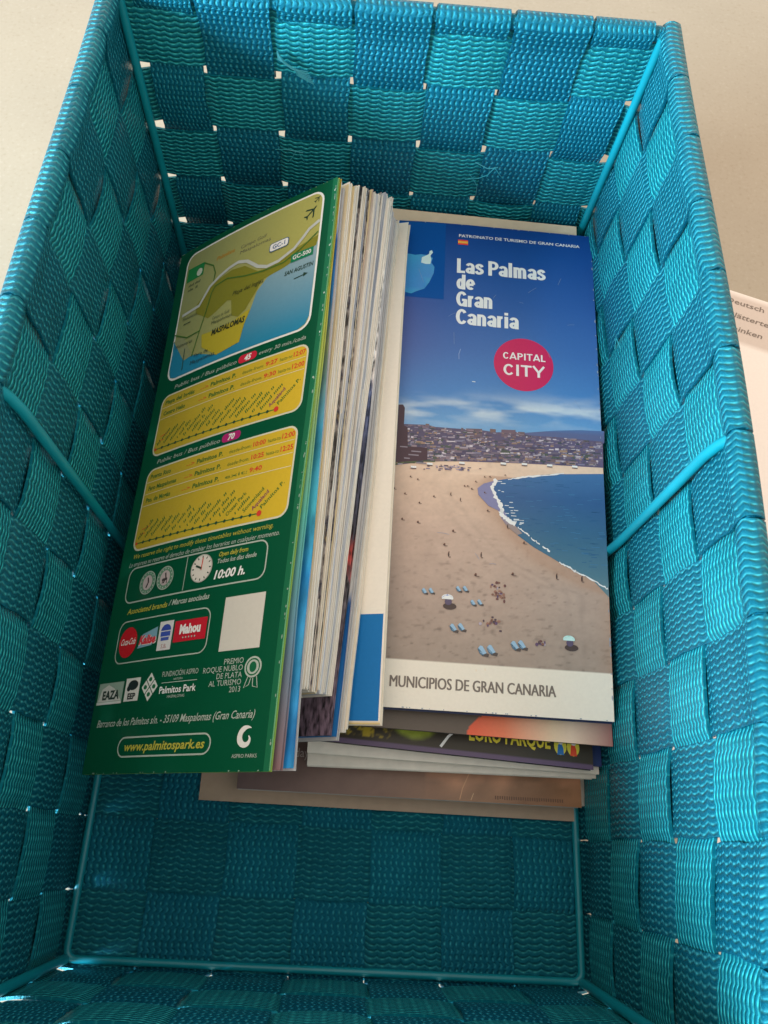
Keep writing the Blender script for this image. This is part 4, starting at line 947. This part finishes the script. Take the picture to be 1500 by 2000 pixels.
M_sea = along('sea_photo_cover', [(2.3, (.03, .30, .62, 1)), (2.6, (.02, .20, .52, 1)), (3.6, (.05, .36, .64, 1)), (4.4, (.02, .24, .56, 1)), (5.2, (.06, .40, .52, 1)), (6.3, (.04, .26, .42, 1)), (7.4, (.20, .24, .10, 1)), (8.0, (.03, .18, .40, 1)), (9.0, (.01, .08, .32, 1)), (9.6, (.62, .62, .62, 1))], 120, .35)
M_pale = mottled('pale_cover', [(.78, .74, .67, 1), (.86, .82, .74, 1)], 60)
M_yellow = mottled('yellow_edged_cover', [(.72, .50, .12, 1), (.78, .70, .55, 1), (.70, .52, .20, 1)], 50)
M_greyblue = mottled('grey_blue_cover', [(.44, .47, .55, 1), (.62, .63, .66, 1), (.35, .38, .46, 1)], 110)
M_dark = mottled('dark_photo_cover', [(.02, .02, .03, 1), (.08, .07, .06, 1), (.45, .40, .36, 1), (.05, .05, .08, 1), (.60, .45, .20, 1)], 190, (1, .5, 1))
M_orange = mottled('orange_edged_cover', [(.65, .30, .08, 1), (.75, .66, .55, 1), (.68, .50, .40, 1)], 80)
M_purple = along('heather_photo_cover', [(2.8, (.13, .09, .125, 1)), (4.0, (.12, .09, .11, 1)), (4.6, (.10, .09, .10, 1)), (5.0, (.45, .06, .05, 1)), (5.2, (.06, .055, .07, 1)), (6.6, (.07, .08, .14, 1)), (7.3, (.10, .13, .25, 1)), (7.5, (.66, .62, .60, 1)), (10, (.6, .6, .6, 1))], 420, .85)
M_blue = plain('blue_card', (.01, .14, .42), rough=.4)
wave_pp = 36.7
E_cream = page_edges('cream_page_edges', (.58, .51, .42, 1), (.84, .77, .64, 1)); E_white = page_edges('white_page_edges', (.54, .50, .46, 1), (.88, .82, .72, 1), (.22, .18, .20, 1)); E_fleck = page_edges('flecked_page_edges', (.40, .38, .38, 1), (.84, .80, .72, 1), (.10, .07, .07, 1)); E_gold = page_edges('golden_page_edges', (.58, .36, .10, 1), (.84, .70, .42, 1), (.30, .14, .08, 1))
rows = BK['pile']
named = {r_[0]: (r_[1], r_[2]) for r_ in rows}
leaflet('leaflet', 'olive and green leaflet tucked directly behind the green park leaflet', 'leaflet', *named['olive'], wave_pp, 2.9, .035, M_olive, P_cream, seed=1, bow=.045)
leaflet('leaflet', 'leaflet with a bright blue sea photo showing beside the green park leaflet', 'leaflet', *named['sea'], wave_pp, 2.9, .045, M_sea, P_white, seed=2, bow=.04)
leaflet('leaflet', 'leaflet with a pale grey corner sticking out under the sea photo leaflet', 'leaflet', *named['greycorner'], wave_pp, 2.9, .035, P_grey, P_cream, seed=3, bow=.04)
looks = [(M_yellow, P_cream, 'yellow-edged'), (M_pale, P_cream, 'cream-edged'), (M_yellow, P_white, 'yellow-striped'), (M_pale, P_cream, 'plain cream'), (P_cream, P_cream, 'ivory'), (M_pale, P_cream, 'pale ivory'), (M_dark, P_white, 'dark photo edged'), (P_white, P_white, 'white'), (P_cream, P_white, 'off-white'),
         (M_greyblue, P_white, 'grey-blue edged'), (M_dark, P_cream, 'speckled dark-edged'), (M_yellow, P_cream, 'golden-edged'), (M_orange, P_white, 'orange-edged'), (P_white, P_white, 'bright white'), (M_greyblue, P_white, 'bluish grey'), (M_pale, P_white, 'pale white'), (M_dark, P_white, 'black-flecked'), (P_white, P_grey, 'white and grey'), (M_greyblue, P_white, 'blue-tinged'), (P_white, P_white, 'clean white'), (M_pale, P_white, 'soft white'), (P_white, P_white, 'last white')]
ordn = 'first second third fourth fifth sixth seventh eighth ninth tenth eleventh twelfth thirteenth fourteenth fifteenth sixteenth seventeenth eighteenth nineteenth twentieth twenty-first twenty-second'.split()
for i in range(22):
    F_, B_ = named['w%d' % i]; m1_, m2_, word = looks[i]
    m2_ = {6: E_fleck, 10: E_fleck, 16: E_fleck, 0: E_gold, 2: E_gold, 11: E_gold, 12: E_gold}.get(i, (E_cream, E_white)[i % 2])
    leaflet('leaflet', '%s leaflet, %s page edge right of the sea photo leaflet' % (word, ordn[i]), 'leaflet', F_, B_, wave_pp, 2.95, .036 + .006 * (i % 3), m1_, m2_, group='folded leaflets packed in the leaning pile', seed=10 + i, wav=.006, bow=.03)
leaflet('leaflet', 'leaflet with a dark heather photo cover sticking out in front of the white page edges', 'leaflet', *named['purple'], wave_pp, 3.0, .04, M_purple, P_white, seed=50, bow=.02)
leaflet('leaflet', 'thin leaflet with a blue edge strip right of the heather photo leaflet', 'leaflet', *named['bluethin'], wave_pp, 3.0, .03, along('blue_strip_cover', [(2.7, (.02, .18, .48, 1)), (4.3, (.01, .10, .34, 1)), (4.5, (.66, .64, .62, 1)), (9.5, (.60, .60, .62, 1))], 60, .08), P_white, seed=51, bow=.02)
leaflet('leaflet', 'grey-white leaflet whose lower edge shows under the heather photo leaflet', 'leaflet', *named['greywhite'], wave_pp, 3.0, .05, P_grey, P_white, seed=52, bow=.02)
leaflet('folded_map', 'white folded map, left of two next to the white brochure with the blue end', 'map', *named['b1'], 27, 2.3, .07, P_white, P_cream, seed=60, group='white folded maps', bow=.01)
leaflet('folded_map', 'white folded map, right of two next to the white brochure with the blue end', 'map', *named['b2'], 26, 2.3, .06, P_cream, P_white, seed=61, group='white folded maps', bow=.01)
# white brochure with a blue end
F_, B_ = named['b3']
th3 = math.radians(20); a3 = np.array([-math.cos(th3), 0, -math.sin(th3)]) * 2.1
F3, B3 = np.array(F_), np.array(B_)
white = empty('white_brochure', tuple((F3 + B3) / 2), 'white brochure with a bright blue block at its near end, resting against the beach brochure', 'brochure')
wp = Page(70, 253, F3 + a3, F3, B3, B3 + a3, white, curve=lambda x, y: 0.02 * np.sin(np.pi * x / 70) + .035 * np.sin(np.pi * np.clip(y, 0, 253) / 253) - .10 * np.exp(-(253 - y) / 14.) * np.exp(-(70 - x) / 60.), cut=(7, 10), mat=ink_soft)
def white_cover(X, Y):
    C = np.tile(np.array((.88, .82, .72, 1)), (len(X), 1)); C = tint(C, .97 + .06 * vnoise(X, Y, 20, 40, 5, 3))
    C[Y < 1.2] = (.60, .42, .12, 1)
    return C
wp.grid('cover', 0, 0, 70, 253, 1.6, white_cover)
wp.rect('blue_block', 0, 1.3, 69.2, 44.5, (.008, .17, .46, 1), 1); wp.flush()
wp.slab('pages', P_white, -.006, .06, inset=.6); wp.slab('back_cover', P_cream, -.068, .015, inset=-.2)

# ================================================================== stack under the beach brochure
def sheet(name, label, cat, FL, FR, BR, BL, thick, mat_cover, mat_pages, fn=None, w=200, h=280, parts=True, group=None, step=3.0, curve=None, mat=None):
    root = empty(name, tuple((np.array(FL) + np.array(BR)) / 2), label, cat, group)
    pg_ = Page(w, h, FL, FR, BR, BL, root, curve=curve, cut=(20, 20), mat=mat)
    if fn is not None: pg_.grid('cover', 0, 0, w, h, step, fn); pg_.slab('backing', mat_cover, -.004, .012)
    else: pg_.slab('cover', mat_cover, 0, .014)
    if parts:
        pg_.slab('pages', mat_pages, -.018, thick - .032, inset=.9); pg_.slab('back_cover', mat_cover, -(thick - .012), .012)
    return root, pg_
card_k = empty('cardboard_sheet', (4.2, 6, .1), 'flat brown cardboard sheet at the very bottom of the stack on the basket floor', 'cardboard')
ck = Page(200, 290, (1.557, 2.123, .13), (6.90, 2.095, .13), (6.86, 10.9, .13), (1.45, 10.9, .13), card_k, cut=None)
ck.slab('board', P_kraft, 0, .05)
def temple(X, Y):
    n1 = vnoise(X, Y, 26, 14, 21, 4); n2 = vnoise(X, Y, 7, 5, 22, 4)
    C = grad(X, [(0, K(92, 76, 76)), (70, K(106, 84, 76)), (130, K(126, 96, 76)), (200, K(128, 90, 62))])
    C = tint(C, .55 + .55 * n1 + .35 * n2)
    top = np.clip((Y - 26) / 20, 0, 1) * np.clip((X - 60) / 60, 0, 1); C = tint(C, 1 - .6 * top)
    hot = np.clip(n1 - .55, 0, 1) * 3 * (X > 100) * np.exp(-((Y - 11) / 6.) ** 2); C = mixc(C, np.tile(K(190, 138, 108), (len(X), 1)), np.clip(hot, 0, .8))
    return C
r_, tm = sheet('magazine', 'glossy brown magazine with a blurred golden photo, just above the cardboard sheet', 'magazine', (2.113, 2.278, .50), (6.88, 2.265, .50), (6.84, 10.6, .50), (2.02, 10.6, .50), .2, P_grey, P_white, temple, 185, 300, step=2.0)
tm.text('lettering', 37, 16.6, 'Holiday', 4.6, K(150, 140, 136), align='r', width=17, layer=1)
tm.line('crease', [(119, 0.6), (120.5, 6), (124, 13)], .5, K(180, 140, 110), 1); tm.line('crease', [(125, .6), (126.5, 4)], .4, K(180, 150, 120), 1)
for q in range(30): tm.rect('lettering', 138 + q * 1.25, 1.6 + random.uniform(0, .4), 138.7 + q * 1.25, 3.4, K(96, 70, 56), 1)
tm.flush()
sheet('white_booklet', 'plain white booklet with its corner showing beyond the brown magazine on the right', 'booklet', (4.6, 2.45, .27), (7.0, 2.30, .27), (6.98, 9.6, .27), (4.6, 9.6, .27), .08, P_white, P_white, None)
sheet('thick_magazine', 'lower of two white-edged magazines under the black park guide', 'magazine', (3.06, 2.60, .86), (6.99, 2.63, .86), (6.94, 10.4, .86), (3.05, 10.4, .86), .20, P_white, P_white, None, curve=lambda x, y: 0 * x)
sheet('thick_magazine', 'upper of two white-edged magazines under the black park guide, its left corner curling', 'magazine', (3.06, 2.74, 1.06), (6.98, 2.67, 1.04), (6.93, 10.3, 1.04), (3.05, 10.3, 1.06), .13, P_white, plain('green_page', (.03, .14, .05)), None, curve=lambda x, y: .07 * np.exp(-((x + 5) / 40.) ** 2))
sheet('blue_booklet', 'dark blue booklet whose right edge shows beside the black park guide', 'booklet', (5.4, 2.90, 1.16), (6.985, 2.76, 1.16), (6.96, 10.2, 1.16), (5.4, 10.2, 1.16), .09, plain('royal_blue_card', (.01, .035, .17), rough=.4), P_white, None)
def loro(X, Y):
    C = np.tile(K(52, 48, 41), (len(X), 1)); C = tint(C, .8 + .4 * vnoise(X, Y, 40, 20, 31, 3))
    C[Y < 2.6] = K(86, 72, 98)
    # leafy plants at the left
    lf = vnoise(X, Y, 2.2, 2.0, 33, 3); m_ = np.clip(1 - np.abs((X - 38) / 15.) ** 3, 0, 1) * (Y > 4) * (Y < 24)
    C = mixc(C, np.tile(K(150, 132, 40), (len(X), 1)), np.clip((lf - .48) * 7, 0, 1) * m_)
    b2 = np.clip(1.3 - (((X - 64) / 12.) ** 2 + ((Y - 15) / 9.) ** 2), 0, 1); g2 = vnoise(X, Y, 3, 3, 35, 3)
    C = mixc(C, tint(np.tile(K(122, 134, 50), (len(X), 1)), .5 + g2), np.clip(b2 * 1.6, 0, 1))
    return C
r_, lo = sheet('park_guide', 'black glossy park guide with yellow lettering and green plants, lying under the beach brochure', 'brochure', (2.88, 2.90, 1.33), (6.83, 2.70, 1.29), (6.86, 10.1, 1.30), (2.85, 10.3, 1.34), .14, plain('dark_card', (.03, .028, .03), rough=.4), P_white, loro, 160, 300, step=1.0)
lo.line('white_arc', [(78, 3.4), (82, 9), (87, 13.4), (94, 17)], [1.4, 1.3, 1.0, .6], K(220, 214, 200), 1)
lo.text('lettering', 93.2, 8.6, 'LORO PARQUE', 8.0, K(222, 182, 60), width=44, bold=.03, layer=2)
for x, c1_, c2_ in ((142.5, (44, 104, 168), (40, 80, 150)), (149.5, (206, 70, 44), (214, 90, 60))):
    lo.disc('parrot_emblem', x, 10.5, 3.4, 4.7, K(228, 190, 70), 1, n=20); lo.poly('parrot_emblem', [(x - 1.8, 5.9), (x + 1.9, 6.0), (x + 1.6, 9.5), (x + .4, 12.4), (x - 1.2, 11)], K(*c1_), 2); lo.disc('parrot_emblem', x + .2, 12.2, 1.2, 1.0, K(226, 222, 214), 3, n=9)
lo.flush()
def dusk(X, Y):
    C = np.tile(K(84, 75, 68), (len(X), 1))
    # gradient lozenge with a rounded left end
    top, bot = 22.0, 3.0
    gr = grad(X, [(48, K(200, 84, 58)), (62, K(206, 108, 78)), (84, K(218, 176, 150)), (92, K(206, 178, 160)), (110, K(140, 98, 96)), (140, K(104, 72, 72))])
    m_ = (Y < 10.6) & ((X > 64) | (((X - 64) / 18.) ** 2 + (Y / 10.6) ** 2 < 1))
    C[m_] = gr[m_]
    edge = (X > 40) & (Y >= 10.6); C[edge] = K(84, 70, 66)
    return C
sheet('gradient_brochure', 'dark grey brochure with an orange and white gradient, directly under the beach brochure', 'brochure', (3.75, 3.05, 1.66), (7.0, 2.97, 1.62), (7.0, 10.6, 1.68), (3.75, 10.6, 1.72), .07, plain('umber_card', (.06, .045, .04), rough=.45), P_white, dusk, 110, 250, step=.8)
sheet('cream_envelope', 'cream envelope whose far edge shows beyond the top of the beach brochure', 'envelope', (3.7, 7.5, 1.76), (6.80, 7.45, 1.72), (6.80, 11.16, 2.02), (3.70, 11.18, 2.10), .05, paper('buff_envelope', (.66, .55, .40)), P_cream, None, parts=False)

# ================================================================== menu card on the table
mc = empty('menu_card', (10.0, 10.0, TZ), 'white menu card with German lettering lying on the table right of the basket', 'card')
u_ = np.array([0.952, -0.305, 0]); v_ = np.array([0.305, 0.952, 0.0])
TLc = np.array([8.467, 12.512, TZ + .055]); wv_, hv_ = 5.0, 10.0
cardp = Page(165, 330, TLc - v_ * hv_, TLc - v_ * hv_ + u_ * wv_, TLc + u_ * wv_, TLc, mc, cut=None, mat=ink_soft)
cardp.slab('card_stock', plain('card_stock', (.86, .78, .70), rough=.5), -.004, .045)
cardp.grid('printed_face', .6, .6, 164.4, 329.4, 4, lambda X, Y: np.where(((Y > 291) & (Y < 326))[:, None], np.array((.62, .51, .44, 1))[None, :], np.array((.84, .74, .67, 1))[None, :]))
dkc = K(104, 92, 84)
cardp.text('lettering', 91.9, 320.4, 'Deutsch', 4.0, dkc, width=24.5, bold=.012, layer=2, align='r')
cardp.text('lettering', 101.5, 310.0, 'Blätterteig', 4.0, dkc, width=31, bold=.012, layer=2, shear=.15, align='r')
cardp.text('lettering', 94, 299.9, 'Schinken', 4.0, dkc, width=25.5, bold=.012, layer=2, shear=.15, align='r')
cardp.flush()
